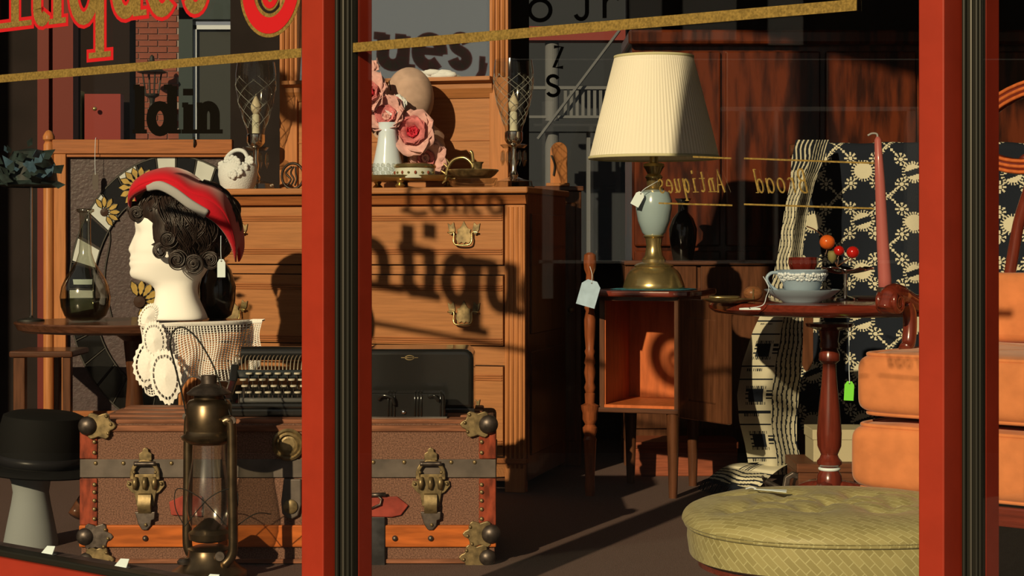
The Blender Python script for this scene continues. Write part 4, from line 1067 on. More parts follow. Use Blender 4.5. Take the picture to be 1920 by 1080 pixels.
# china box
p = on_top(778, .05); s_ = sc_at(778, .05)
cb = thing('china_box', 'round cream china trinket box with brass rim and painted flowers', 'trinket box', (p[0], p[1], TRZ), DRZ)
obj('box_body', lath([(0, 326), (37, 326), (38, 324), (38, 306), (0, 306)], s_, 326, n=40), mat('cream_china', C(238, 222, 170), .25, coat=.5), cb, smooth=40)
obj('box_lid', lath([(39, 307), (40, 304), (38, 300), (20, 297), (0, 296)], s_, 326, n=40), M_brass, cb, smooth=40)
for k in range(9):
    a = -PI/2+(k-4)*.34; c = (38.2*s_*cos(a), 38.2*s_*sin(a), 10*s_)
    obj('painted_flower', G().sphere(c, (2.6*s_, 2.6*s_, (3.5 if k % 2 else 2.4)*s_), 8, 6), mat('painted_motif_%d' % (k % 2), C(150, 70, 40) if k % 2 else C(120, 100, 50), .4), cb)
# brass chamberstick with curled handle
p = on_top(880, .06); s_ = sc_at(880, .06)
ch = thing('brass_chamberstick', 'brass chamberstick with curled branch handle on the dresser', 'candlestick', p, DRZ)
obj('pan', G().lathe([(0, 22*s_), (30*s_, 22*s_), (38*s_, 26*s_), (46*s_, 34*s_), (48*s_, 32*s_), (40*s_, 23*s_), (32*s_, 18*s_), (0, 18*s_)], (8*s_, 0, 0), 36), M_abrass, ch, smooth=40)
obj('socket', G().lathe([(12*s_, 22*s_), (9*s_, 30*s_), (11*s_, 44*s_), (14*s_, 48*s_), (9*s_, 48*s_)], (14*s_, 0, 0), 20, cap=False), M_abrass, ch, smooth=40)
hd_ = obj('curled_handle', G().tube(smooth_path([(-44*s_, -8*s_, 14*s_), (-40*s_, -8*s_, 36*s_), (-28*s_, -8*s_, 52*s_), (-8*s_, -8*s_, 56*s_), (6*s_, -8*s_, 46*s_), (10*s_, -8*s_, 36*s_), (8*s_, -8*s_, 62*s_), (4*s_, -8*s_, 68*s_)], 6), [3.2*s_]*43, 8), M_brass, ch, smooth=True)
for (a, b, c, d) in ((-44, 16, -52, 24), (-43, 26, -52, 32), (-40, 38, -48, 46), (-44, 14, -50, 8), (-36, 44, -42, 54)):
    obj('twig', G().tube([(a*s_, -8*s_, b*s_), (c*s_, -10*s_, d*s_)], [2.4*s_, 1.2*s_], 6), M_brass, hd_)
obj('glass_dish', G().lathe([(30*s_, 0), (42*s_, 4*s_), (46*s_, 16*s_), (44*s_, 18*s_), (38*s_, 8*s_), (0, 6*s_)], (8*s_, 0, 0), 18, rad=lambda a: 1+.03*cos(9*a)), M_crystal, ch)
# rose trimmed hat on a little stand
M_pk = mat('pale_pink_petal', C(236, 168, 134), .8, var=.15, scale=40); M_rd = mat('rose_red_petal', C(214, 50, 56), .75, var=.25, scale=50); M_md = mat('mid_pink_petal', C(222, 120, 100), .75, var=.25, scale=50); M_st = mat('straw_pink', C(206, 160, 118), .8, var=.12, scale=30)
p = on_top(760, .25); s_ = sc_at(760, .25)
rh = thing('rose_hat', 'pale straw hat trimmed with large pink roses above the vase', 'hat', p, DRZ)
def rp(px, dy, py): return Vector(((px-760)*s_/cos(DRZ), dy*s_, (350-py)*s_))
obj('hat_stand', G().tube([(0, 0, 0), (0, 0, 120*s_)], 5*s_, 10), M_walnut, rh, smooth=True)
obj('stand_foot', G().lathe([(26*s_, 0), (26*s_, 4*s_), (6*s_, 8*s_)], n=20), M_walnut, rh, smooth=40)
obj('crown', G().sphere(rp(768, 0, 178), (46*s_, 44*s_, 58*s_), 28, 18), M_st, rh, smooth=True)
bn = Vector((.42, -.35, .84)).normalized()
q_ = bn.to_track_quat('Z', 'Y').to_matrix()
g = G(); n = 40; ov = []
for (r, h) in ((40, 6), (64, 0), (78, -8), (80, -8), (64, 2), (40, 8)):
    for k in range(n):
        a = 2*PI*k/n; rr = r*(1+(.05*cos(7*a) if r > 60 else 0)); ov.append(rp(762, 0, 232)+q_ @ Vector((rr*s_*cos(a), rr*s_*sin(a), h*s_)))
g.add(ov, [(j*n+k, j*n+(k+1) % n, (j+1)*n+(k+1) % n, (j+1)*n+k) for j in range(5) for k in range(n)])
obj('brim', g, M_st, rh, smooth=60)
def petal_patch(g, c, ax, up, w, h, cupn):
    side = ax.cross(up).normalized()
    base = len(g.v)
    def fn(u, v):
        x = (u-.5)*w*(.45+.75*sin(PI*(.15+.75*v))); 
        return c+side*x+up*(v*h)+ax*(cupn*((u-.5)**2*4*w*.5)+h*.55*sin(v*1.9)*1.0 - h*.12*sin(9*u)*v*v)
    g.grid(fn, 6, 5)
def rose(px, py, dy, r, inner, outer, face):
    c = rp(px, dy, py); ax = Vector(face).normalized(); t1 = ax.cross(Vector((0, 0, 1))).normalized(); t2 = ax.cross(t1)
    rt = obj('rose', G().sphere(c, r*.26*s_, 10, 8), inner, rh, smooth=True)
    for ring, (n_, k, m, tl) in enumerate(((4, .36, inner, .8), (5, .55, inner, .55), (7, .78, M_md, .35), (9, 1.0, outer, .10))):
        for j in range(n_):
            a = 2*PI*j/n_+ring*.5+random.random()*.5; k *= random.uniform(.85, 1.12); d = t1*cos(a)+t2*sin(a)
            g = G(); up = (d*(1-tl)+ax*tl).normalized(); axx = (ax*(1-tl)-d*tl*.9).normalized()
            petal_patch(g, c+d*r*.10*s_, axx, up, r*k*1.05*s_, r*k*.95*s_, .55)
            obj('petal', g, m, rt, smooth=True, solid=.0012)
rose(722, 182, -70, 48, M_rd, M_pk, (-.1, -1, .35)); rose(797, 250, -62, 48, M_rd, M_pk, (.15, -1, .2)); rose(812, 292, -52, 32, M_pk, M_pk, (.5, -1, -.1)); rose(700, 218, -72, 34, M_pk, M_pk, (-.5, -1, 0)); rose(755, 222, -76, 34, M_pk, M_pk, (0, -1, .3)); rose(765, 205, -66, 26, M_pk, M_bisque, (0, -.8, .6)); rose(705, 150, -40, 30, M_pk, M_pk, (-.3, -.6, .8))
rose(690, 285, -58, 26, M_pk, M_pk, (-.2, -1, 0))
obj('hat_pin', G().tube([rp(752, -60, 168), rp(750, -64, 150)], .0016, 5), M_dk, rh)
# white silk flowers on the mirror ledge
ml = Vector(DL)+Vector((cos(DRZ)*mpt(822, 0)[0]-sin(DRZ)*(MY-.022), sin(DRZ)*mpt(822, 0)[0]+cos(DRZ)*(MY-.022), zr1))
wf = thing('silk_flowers', 'white silk petals lying on the mirror ledge', 'silk flowers', ml, DRZ)
s_ = 5.7/F
for k, (dx, dz_, w) in enumerate(((-30, 7, 22), (-8, 9, 30), (14, 8, 30), (28, 4, 20), (-20, 3, 26), (8, 3, 34))):
    obj('petal', G().sphere((dx*s_, -.004*(k % 2), dz_*s_), (w*.6*s_, .016, 7*s_), 14, 8, lambda d: 1+.08*sin(9*d.x+3*d.z)), M_bisque, wf, smooth=True)
# dark cabinet right of the dresser with arched plaque
CDp = 5.8
dc = thing('dark_cabinet', 'tall dark cabinet beside the right end of the dresser', 'cabinet', (xx(1046, CDp), CDp, 0))
k_ = CDp/F
obj('cabinet_body', G().box(-62*k_, 44*k_, 0, .35, 0, zz(358, CDp)), M_walnut, dc, bevel=.003)
obj('cabinet_top', G().box(-66*k_, 48*k_, -.012, .36, zz(358, CDp), zz(349, CDp)), M_walnutx, dc, bevel=.003)
obj('cabinet_door', G().box(-52*k_, 34*k_, -.010, 0, .08, zz(380, CDp)), M_walnut, dc, bevel=.004)
obj('door_knob', G().sphere((24*k_, -.018, .5), .010, 12, 8), M_abrass, dc, smooth=True)
pq = thing('wood_plaque', 'small arched wooden plaque in sunlight on the dark cabinet', 'plaque', (xx(1048, CDp), CDp+.01, zz(349, CDp)))
obj('board', G().prism([(-16*k_, 4*k_), (16*k_, 4*k_)] + [(16*k_*cos(a), (66+17*sin(a))*k_) for a in [PI*i/10 for i in range(11)]], 0, .018), M_oakv, pq, bevel=.002)
obj('plaque_foot', G().box(-24*k_, 20*k_, -.02, .04, 0, 6*k_), M_oak, pq, bevel=.002)
obj('bird_hook', G().tube(smooth_path([(-10*k_, -.004, 20*k_), (-8*k_, -.006, 40*k_), (-14*k_, -.006, 58*k_)], 5), .003, 6), M_dk, pq)

# ------------------------------------------------------------------ oak wardrobe at the back
OD = 6.12
M_qoak = mat('quarter_sawn_oak', C(106, 43, 16), .32, .0, .01, 5, (6, 6, 1.0), .1, 30, .3, col2=C(50, 20, 9), detail=10, lo=.38, hi=.60)
wd = thing('oak_wardrobe', 'large red brown oak wardrobe with flame grain against the back wall', 'wardrobe', (xx(1600, OD), OD, 0))
k_ = OD/F
def wx(px): return (px-1600)*k_
WT = zz(84, OD)
obj('wardrobe_body', G().box(wx(1186), wx(2060), .03, .40, 0, WT), M_qoak, wd)
for a, b in ((1190, 1352), (1362, 1540), (1550, 1720), (1730, 2050)):
    obj('upper_panel', G().box(wx(a), wx(b), .012, .03, zz(462, OD), WT-.02), M_qoak, wd, bevel=.006)
    obj('lower_panel', G().box(wx(a), wx(b), .012, .03, .06, zz(470, OD)), M_qoak, wd, bevel=.006)
obj('cornice', G().box(wx(1178), wx(2070), -.02, .41, WT, WT+.05), M_qoak, wd, bevel=.01)

# ------------------------------------------------------------------ low dark sideboard with vase behind the lamp
SDd = 5.80; k_ = SDd/F
sd = thing('dark_sideboard', 'low dark sideboard behind the table lamp', 'sideboard', (xx(1310, SDd), SDd, 0))
obj('sideboard_top', G().box(-140*k_, 140*k_, -.01, .22, zz(497, SDd), zz(489, SDd)), M_walnutx, sd, bevel=.003)
for a, b in ((-136, -4), (4, 136)):
    dr = obj('sideboard_door', G().box(a*k_, b*k_, .0, .02, .12, zz(499, SDd)), M_walnut, sd, bevel=.003)
    obj('knob', G().sphere(((b-14 if a < 0 else a+14)*k_, -.010, .40), .008, 10, 8), M_abrass, dr, smooth=True)
obj('sideboard_body', G().box(-138*k_, 138*k_, .012, .21, .08, zz(497, SDd)), M_walnut, sd)
for sx in (-1, 1):
    for yy in (.02, .18): obj('leg', G().box(sx*130*k_-.015, sx*130*k_+.015, yy, yy+.03, 0, .08), M_walnut, sd)
SZ = zz(489, SDd)
dv = thing('dark_bottle_vase', 'dark glass vase in the shadow right of the lamp foot', 'vase', (xx(1286, SDd), SDd+.1, SZ))
obj('body', G().lathe([(18*k_, 0), (20*k_, 4*k_), (26*k_, 40*k_), (27*k_, 60*k_), (20*k_, 80*k_), (10*k_, 92*k_), (9*k_, 108*k_), (16*k_, 118*k_), (14*k_, 118*k_), (7*k_, 106*k_)], n=28, cap=False), M_blackm, dv, smooth=True)
obj('foot', G().lathe([(19*k_, 0), (20*k_, 3*k_), (16*k_, 6*k_)], n=24), M_blackm, dv, smooth=40)

# ------------------------------------------------------------------ small cabinet table
KD = 5.10; KR = math.radians(-18); KS = F/KD
M_inner = M_cherry
KL = (xx(1196, KD), KD, 0)
kt = thing('cabinet_table', 'small wooden cabinet table with open door and turned corner post', 'cabinet', KL, KR)
def kxl(px, yl=0): return onplane(px, 449, KL, KR, yl)[0]
def kz(py): return EYE-(py-HY)/KS
x0, x1 = kxl(1124), kxl(1272)
zb, ztop = kz(772), kz(556)
DP2 = .30
obj('side', G().box(x0, x0+.014, 0, DP2, zb, ztop), M_walnut, kt)
obj('side', G().box(x1-.012, x1, 0, DP2, zb, ztop), M_walnut, kt)
obj('lining', G().box(x0+.014, x0+.017, .004, DP2-.01, zb+.012, ztop), M_inner, kt)
obj('back', G().box(x0+.014, x1-.012, DP2-.022, DP2, zb, ztop), M_inner, kt)
obj('shelf', G().box(x0+.012, x1-.012, .0, DP2-.02, zb+.008, zb+.018), M_inner, kt)
obj('bottom_rail', G().box(x0-.004, x1+.004, -.008, DP2, zb-.004, zb+.010), M_walnutx, kt, bevel=.003)
obj('top_rail', G().box(x0, x1, 0, .02, ztop-.012, ztop), M_walnutx, kt)
scal = []
xa, xb = x0-.03, x1+.055
for i in range(40):
    a = 2*PI*i/40; scal.append(((xa+xb)/2+(xb-xa)/2*abs(cos(a))**.35*(1 if cos(a) > 0 else -1)*(1+.02*cos(8*a)), DP2/2+(DP2/2+.035)*abs(sin(a))**.35*(1 if sin(a) > 0 else -1)*(1+.02*cos(8*a))))
KT = kz(545)
obj('table_top', G().prism(scal, ztop, KT, 'xy'), M_mahogx, kt, bevel=.005, seg=3)
def turned(x, y, prof, name='corner_post', m=None):
    return obj(name, G().lathe(prof, (x, y, 0), 22), m or mat('orange_turned_wood', C(146, 72, 32), .3, 0, .3, 12, (8, 8, 1), coat=.4), kt, smooth=40)
r = 1/KS
prof = [(9*r, .0), (10*r, kz(915)), (9*r, kz(900)), (12*r, kz(830)), (13*r, kz(826)), (10*r, kz(820)), (13*r, kz(812)), (14*r, kz(804)), (9*r, kz(798)), (14*r, kz(788)), (14*r, kz(776)), (16*r, kz(770)), (17*r, kz(762)), (9*r, kz(758)), (10*r, kz(740)), (8*r, kz(738)), (11*r, kz(728)), (8*r, kz(718)), (11*r, kz(700)), (9*r, kz(686)), (11*r, kz(682)), (8*r, kz(668)), (10*r, kz(660)), (8*r, kz(655)), (10*r, kz(630)), (11*r, kz(600)), (8*r, kz(584)), (11*r, kz(578)), (8*r, kz(572)), (9*r, kz(556)), (8*r, kz(530)), (7*r, kz(515)), (11*r, kz(505)), (12*r, kz(490)), (11*r, kz(478)), (5*r, kz(474)), (0, kz(473))]
turned(kxl(1106, -.01), -.01, prof)
for px, yy in ((1262, .015), (1150, DP2-.02), (1290, DP2-.02)):
    xq = kxl(px, yy) if yy < .1 else (x0+.02 if px < 1200 else x1-.02)
    obj('leg', G().lathe([(8*r, 0), (10*r, .10), (13*r, zb)], (xq, yy, 0), 16), M_walnut, kt, smooth=40)
# open door
dr = thing('door', '', 'x', (x1+.006, -.004, 0), 0); del dr['label']; del dr['category']; dr.parent = kt
dr.rotation_euler = (0, 0, math.radians(-43))
DWd = .235; z0d, z1d = zb-.012, ztop-.004
obj('door_board', G().box(0, DWd, -.009, .009, z0d, z1d), M_walnut, dr, bevel=.004)
obj('door_panel', G().box(.05, DWd-.05, -.013, .013, z0d+.05, z1d-.05), M_walnut, dr, bevel=.006)
obj('panel_moulding', G().tube([(.045, .011, z0d+.045), (DWd-.045, .011, z0d+.045), (DWd-.045, .011, z1d-.045), (.045, .011, z1d-.045)], .004, 6, closed=True), M_walnutx, dr)
# teal mat, lamp
lxl = kxl(1226, .12)
lp = Vector((KL[0]+cos(KR)*lxl-sin(KR)*.12, KL[1]+sin(KR)*lxl+cos(KR)*.12, KT))
dm = tag(obj('teal_mat', G().lathe([(0, 0), (.115, 0), (.120, .0015), (.115, .003), (0, .003)], n=40, rad=lambda a: 1+.05*cos(12*a)), mat('teal_crochet', C(60, 118, 112), .9, var=.4, scale=120), None, lp, smooth=40), 'small teal crocheted mat under the brass table lamp', 'mat')
LPD = lp.y; s = LPD/F; LPX = 960+lp.x/s
lamp = thing('table_lamp', 'brass and celadon table lamp with pleated cream shade', 'lamp', (lp.x, lp.y, lp.z+.003))
y0 = 545
def H(py): return (y0-py)*s
obj('brass_foot', G().lathe([(0, 0), (57*s, 0), (58*s, 3*s), (56*s, 10*s), (50*s, 26*s), (44*s, 34*s), (36*s, 40*s), (37*s, 43*s), (33*s, 46*s), (22*s, 50*s), (22*s, 55*s), (17*s, 62*s), (14*s, 80*s), (16*s, 94*s), (20*s, 98*s), (16*s, 101*s)], n=56, rad=lambda a: 1+.0*a), M_brass, lamp, smooth=35)
obj('celadon_body', G().lathe([(16*s, H(446)), (22*s, H(440)), (30*s, H(418)), (34*s, H(395)), (34*s, H(380)), (29*s, H(365)), (18*s, H(360)), (0, H(359))], n=48), mat('celadon_glaze', C(168, 174, 148), .18, coat=.6), lamp, smooth=40)
obj('brass_collar', G().lathe([(18*s, H(361)), (19*s, H(357)), (13*s, H(354)), (14*s, H(340)), (17*s, H(336)), (12*s, H(330)), (16*s, H(322)), (20*s, H(316)), (19*s, H(311)), (8*s, H(308)), (8*s, H(290))], n=32), M_brass, lamp, smooth=35)
obj('harp', G().tube([(0, 0, H(300)), (0, 0, H(106))], 2*s, 8), M_brass, lamp)
obj('finial', G().lathe([(5*s, H(110)), (6*s, H(106)), (3*s, H(102)), (0, H(98))], n=14), M_brass, lamp, smooth=True)
M_shade = bpy.data.materials.new('cream_pleated_silk'); t, b = nt(M_shade)   # thin silk: part of the light passes through
t.nodes.remove(b); o_ = t.nodes['Material Output']; mx_ = t.nodes.new('ShaderNodeMixShader'); mx_.inputs[0].default_value = .20
d_ = t.nodes.new('ShaderNodeBsdfDiffuse'); d_.inputs[0].default_value = (.94, .91, .79, 1); tl_ = t.nodes.new('ShaderNodeBsdfTranslucent'); tl_.inputs[0].default_value = (.90, .80, .56, 1)
t.links.new(d_.outputs[0], mx_.inputs[1]); t.links.new(tl_.outputs[0], mx_.inputs[2]); t.links.new(mx_.outputs[0], o_.inputs[0])
NP = 210
def shade_pt(a, w, off=0):
    rr = (121-48*w)*s
    pl = 1+ (.0065*math.copysign(abs(sin(NP*a/2))**.7, sin(NP*a/2)))*(1-.3*w)*(1 if .02 < w < .98 else .3)
    pl += .004*sin(9*a+2)*(1-w)
    return (rr*pl*cos(a)-off*cos(a), rr*pl*sin(a)-off*sin(a), H(300)+(190*s)*w)
g = G(); na = 600; rows_ = [0, .02, .3, .6, .98, 1]
ov = [shade_pt(2*PI*i/na, w) for w in rows_ for i in range(na)]
g.add(ov, [(j*na+i, j*na+(i+1) % na, (j+1)*na+(i+1) % na, (j+1)*na+i) for j in range(len(rows_)-1) for i in range(na)])
obj('shade', g, M_shade, lamp, smooth=60, solid=.0015)
for w, rr in ((0, 121), (1, 73)):
    obj('shade_trim', G().lathe([(rr*s+.0015, 0), (rr*s+.003, .002), (rr*s+.003, .007), (rr*s+.0005, .008)], (0, 0, H(300)+190*s*w-(.004 if w == 0 else .006)), 64, cap=False), mat('cream_trim_braid', C(226, 200, 130), .8), lamp, smooth=True, solid=.001)
price_tag('small white price tag tied to the neck of the table lamp', 1196, 373, LPD-.06, 17, 28, -.5, string=[(1206, 356, -.005), (1222, 346, -.01), (1240, 336, .03)])
price_tag('blue white printed card tied to the turned post of the cabinet table', 1104, 550, KD-.06, 36, 50, -.28, mat('pale_blue_card', C(196, 206, 190), .6, var=.1, scale=40), string=[(1110, 514, 0), (1107, 500, .03)])
# brown wooden box under the cabinet
bx = thing('wooden_box', 'low red brown wooden box on the floor behind the cabinet legs', 'box', (xx(1285, 5.55), 5.55, 0))
obj('box_body', G().box(-.16, .16, 0, .18, 0, .085), wood('red_brown_box', (170, 84, 46), .5), bx, bevel=.003)
obj('box_lid', G().box(-.165, .165, -.005, .185, .085, .105), MATS['red_brown_box'], bx, bevel=.003)

# ------------------------------------------------------------------ coverlet on a rack
QD = 5.42
rk = thing('blanket_rack', 'dark wooden rack under the patterned coverlet', 'rack', (xx(1700, QD), QD, 0))
QX0, QX1 = xx(1496, QD), 1.92
qx = lambda X: X-xx(1700, QD)
QT = zz(268, QD)
obj('rail', G().tube([(qx(QX0)-.02, .03, QT-.022), (qx(QX1)+.02, .03, QT-.022)], .020, 12), M_walnut, rk, smooth=40)
for X in (QX0+.03, QX1-.03):
    obj('upright', G().box(qx(X)-.018, qx(X)+.018, .015, .045, 0, QT-.03), M_walnut, rk)
    obj('foot', G().box(qx(X)-.02, qx(X)+.02, -.06, .14, 0, .03), M_walnut, rk)
M_navy = mat('navy_wool', C(35, 37, 38, .9), .95, bump=.3, bscale=500); M_cream = mat('cream_wool', C(232, 206, 148), .95, bump=.3, bscale=500)
cv = thing('coverlet', 'navy and cream woven coverlet with rosettes and ovals over the rack', 'blanket', (xx(1700, QD), QD, 0))
def field(x, z):
    T = .150
    def motif(u, v, kind):
        r = sqrt(u*u+v*v); a = atan2(v, u)
        if kind == 0:                                     # rosette of eight squares
            if r < .006: return 1
            if .0085 < r < .0195: return 1 if (cos(8*a) > .05) else 0
            return 0
        e = sqrt((u/.034)**2+(v/.030)**2)
        if e < .80:
            if kind == 1: return 0 if abs(u*.35+v) < .009 else 1
            return 1
        if e < 1.08: return 1 if cos(22*a) > .1 else 0
        return 0
    px_, pz_q = x/T, z/T
    i, j = math.floor(px_), math.floor(pz_q)
    u, v = (px_-i)*T, (pz_q-j)*T
    out = 0
    for (cu, cv_, kd) in ((.25, .25, 0), (.75, .25, 0), (.25, .75, 0), (.75, .75, 0), (.5, .5, 1 if (i+j) % 2 else 2), (0, 0, 3), (1, 1, 3), (0, 1, 3), (1, 0, 3)):
        dx, dz = u-cu*T, v-cv_*T
        if kd == 3:
            if abs(dx) < .026 and abs(dz) < .026:
                # lattice of small squares where four ovals meet
                q = math.floor((dx+1)/.0065)+math.floor((dz+1)/.0065)
                if abs(abs(dx)-abs(dz)) < .007 and q % 2 == 0: out = 1
        elif motif(dx, dz, kd): out = 1
    # dotted lines running diagonally from the crossings to the ovals
    d1 = abs((u-v)); d2 = abs(u+v-T); q = math.floor((u+v)/.0062) if d1 < d2 else math.floor((u-v)/.0062)
    if min(d1, d2) < .0036 and abs(u-.5*T) > .028 and not (.17*T < u < .33*T or .67*T < u < .83*T) and q % 2: out = 1
    return out
NX, NZ = 400, 360
WQ = QX1-QX0; HQ = QT-.14
def cvp(u, v):
    X = QX0+WQ*u; dd = v*(HQ+.12)-.12                    # length of cloth below the top of the rail, negative on the far side
    wav = .018*sin(X*14+.6)+.010*sin(X*31)
    R_ = .0245; sag = .006*sin(X*23)+.004*sin(X*51+1)
    if dd < -.038: return (qx(X), .03+R_+.004, QT-.022+.038+dd)
    if dd < .038:
        a = dd/.038*PI/2
        return (qx(X), .03-R_*sin(a), QT-.022+R_*cos(a)+sag*.3)
    kk = min(1, (dd-.038)/.10)
    return (qx(X), .03-R_-.014*kk+wav*min(1, (dd-.038)/.3)+.012*sin(dd*6+X*5)*kk, QT-.022-(dd-.038))
g = G().grid(cvp, NX, NZ, mifn=lambda u, v: field(WQ*u+.03+.0*v, v*(HQ+.12)+.006*sin(u*9)))
obj('field', g, [M_navy, M_cream], cv, smooth=True)
# hanging side border, drawn from the fold down to the floor
rowsL = [(262, 1492, 1556), (300, 1484, 1545), (340, 1482, 1528), (400, 1470, 1514), (480, 1458, 1504), (560, 1440, 1508), (620, 1412, 1506), (680, 1392, 1504), (740, 1382, 1498), (790, 1386, 1494), (830, 1396, 1494), (862, 1402, 1502), (890, 1405, 1500)]
def lerp_rows(v):
    y = 262+v*(890-262)
    for (a, l0_, r0_), (b, l1_, r1_) in zip(rowsL, rowsL[1:]):
        if a <= y <= b: t = (y-a)/(b-a); return y, l0_+(l1_-l0_)*t, r0_+(r1_-r0_)*t
    return y, rowsL[-1][1], rowsL[-1][2]
EDD = 5.24
def bord(u, v):
    y, a, b = lerp_rows(v)
    D = 5.32-.30*sin(PI*v**.8)-.10*v+.05*sin(u*PI)*-.6+.012*sin(v*22+u*3)+.02*cos(u*7)
    p = P(a+(b-a)*u, y, D); return (p.x-xx(1700, QD), p.y-QD, p.z)
def border_pat(u, v):
    vv = v*7.4; f = vv-math.floor(vv)
    if u > .56:                                           # wavering upright stripes
        w = (u-.56)/.44*5.5+.30*sin(v*60)*.5; q = w-math.floor(w)
        dark = .30+.12*(1 if math.floor(v*150) % 3 == 0 else 0)
        if v < .10: dark = .62
        return 0 if q < dark else 1
    if v < .47:                                           # upper length: wavering stripes all across
        w = u*7.5+.32*sin(v*75); q = w-math.floor(w)
        return 0 if q < (.62 if v < .09 else .26+(.14 if math.floor(v*170) % 3 == 0 else 0)) else 1
    if .18 < v < .38 and u < .05: return 0
    if f < .035 or .28 < f < .31: return 0 if u < .55 else 1
    if .04 < f < .10 and .10 < u < .36: return 0 if math.floor(u*60) % 2 == 0 else 1
    if .50 < f < .80 and .18 < u < .42: return 0
    if .45 < f < .85 and .13 < u < .47 and not (.50 < f < .80 and .18 < u < .42): return 0 if (math.floor(u*64) % 2 == 0 and (f < .5 or f > .8)) or (math.floor(f*40) % 2 == 0 and .5 < f < .8 and u < .2) else 1
    if .42 <= u < .56 and .52 < f < .78: return 0 if math.floor((f-.52)/.26*6.0) % 2 == 0 else 1
    return 1
g = G().grid(bord, 84, 230, mifn=lambda u, v: border_pat(u, v))
obj('side_border', g, [M_navy, M_cream], cv, smooth=True)
def tail(u, v):                                           # end of the cloth resting on the floor
    a = Vector((1402+98*u, 868-6*u)); b = Vector((1326+90*u*1.0, 898+24*u))
    q = a*(1-v)+b*v; D = EDD-.06+.10*(1-v)*0+.03*sin(v*9)-.10*v*u
    p = P(q.x, q.y-10*sin(PI*v), D); return (p.x-xx(1700, QD), p.y-QD, max(.004, p.z))
g = G().grid(tail, 60, 70, mifn=lambda u, v: 0 if (v > .62 and math.sin(v*70+2.2*sin(u*9)) > (.5-.9*(v-.62))) or v > .97 or (.15 < v < .34 and .28 < u < .60) or (.34 <= v < .6 and .30 < u < .58 and math.floor(u*36) % 2) else 1)
obj('cloth_end', g, [M_navy, M_cream], cv, smooth=True)
g = G()
random.seed(9)
for i in range(40):
    b = Vector(tail(i/39, 1.0)); g.tube([b, b+Vector((-.012, random.uniform(-.006, .004), -.004)), b+Vector((-.026, random.uniform(-.008, .008), -min(.03, b.z-.002)))], .0014, 4)
fr = obj('fringe', g, M_navy, cv); fr['kind'] = 'stuff'

# ------------------------------------------------------------------ round table and what stands on it
RD = 4.55; RX = xx(1555, RD); RZ = .571; s = RD/F
rt = thing('round_table', 'round mahogany pedestal table before the coverlet', 'table', (RX, RD, 0))
obj('table_top', G().lathe([(0, RZ-.032), (.26, RZ-.032), (.288, RZ-.028), (.300, RZ-.018), (.302, RZ-.009), (.297, RZ-.002), (.290, RZ), (0, RZ)], n=72), M_mahogx, rt, smooth=35)
def R(py): return zz(py, RD)
obj('pedestal', G().lathe([(.060, R(606)), (.058, R(612)), (.026, R(620)), (.022, R(640)), (.024, R(645)), (.024, R(652)), (.020, R(654)), (.026, R(664)), (.026, R(676)), (.017, R(682)), (.017, R(690)), (.020, R(720)), (.027, R(770)), (.031, R(812)), (.030, R(836)), (.021, R(852)), (.024, R(858)), (.031, R(864)), (.031, R(870)), (.020, R(876)), (.022, R(880)), (.030, R(890)), (.032, R(904)), (.030, R(915)), (.034, R(930)), (.030, .05)], n=36), M_mahog, rt, smooth=40)
obj('white_ring', G().lathe([(.0235, R(882)), (.0275, R(880)), (.0275, R(877)), (.0225, R(876))], n=30, cap=False), M_white, rt, smooth=True)
for i in range(3):
    a = PI/2+.5+i*2*PI/3
    obj('foot', G().tube(smooth_path([(.02*cos(a), .02*sin(a), .10), (.09*cos(a), .09*sin(a), .085), (.17*cos(a), .17*sin(a), .045), (.22*cos(a), .22*sin(a), .016)], 5), [.024]*8+[.016]*8, 8), M_mahog, rt, smooth=True)
# cup and saucer
UD = 4.42; s = UD/F; ux = xx(1504, UD)
M_jas = mat('pale_blue_jasper', C(166, 172, 156), .35, coat=.25); M_jw = mat('cream_relief', C(244, 232, 196), .6)
sc_ = thing('saucer', 'pale blue china saucer under the teacup', 'saucer', (ux, UD, RZ))
obj('dish', G().lathe([(0, .001), (36*s, 0), (38*s, 3*s), (56*s, 12*s), (70*s, 23*s), (71*s, 24.5*s), (69*s, 25*s), (54*s, 16*s), (36*s, 7*s), (0, 6*s)], n=48), M_jas, sc_, smooth=60)
cup = thing('teacup', 'pale blue teacup with cream vine relief on its saucer', 'teacup', (ux, UD, RZ+6.4*s))
obj('bowl', G().lathe([(0, 0), (26*s, 0), (27*s, 3*s), (25*s, 5*s), (30*s, 10*s), (35*s, 24*s), (39*s, 38*s), (45*s, 50*s), (48*s, 55*s), (46*s, 55*s), (42*s, 48*s), (36*s, 36*s), (28*s, 12*s), (0, 9*s)], n=48), M_jas, cup, smooth=40)
random.seed(21)
g = G()
for k in range(54):
    a = 2*PI*k/54; w = random.uniform(39, 49); rr = (39+(w-38)*.55)*s
    for w in (38, 42.5, 47):
        w += random.uniform(-2, 2); rr = (38.4+(w-37)*.62)*s; a2 = a+random.uniform(-.04, .04)
        g.sphere((rr*cos(a2), rr*sin(a2), w*s), (random.uniform(2.8, 4.2)*s, random.uniform(2.6, 4)*s, random.uniform(2.4, 4)*s), 6, 5)
obj('relief_band', g, M_jw, cup, smooth=True)
obj('handle', G().tube(smooth_path([(-44*s, 0, 50*s), (-58*s, 0, 49*s), (-66*s, 0, 40*s), (-62*s, 0, 28*s), (-50*s, 0, 18*s), (-36*s, 0, 10*s), (-30*s, 0, 8*s)], 6), [3.2*s]*37, 10), M_jas, cup, smooth=True)
price_tag('flat white price tag at the table edge tied to the teacup', 1406, 579, 4.30, 40, 4, 0, string=[(1430, 572, -.002), (1438, 556, .01), (1446, 540, .04), (1440, 520, .08)])
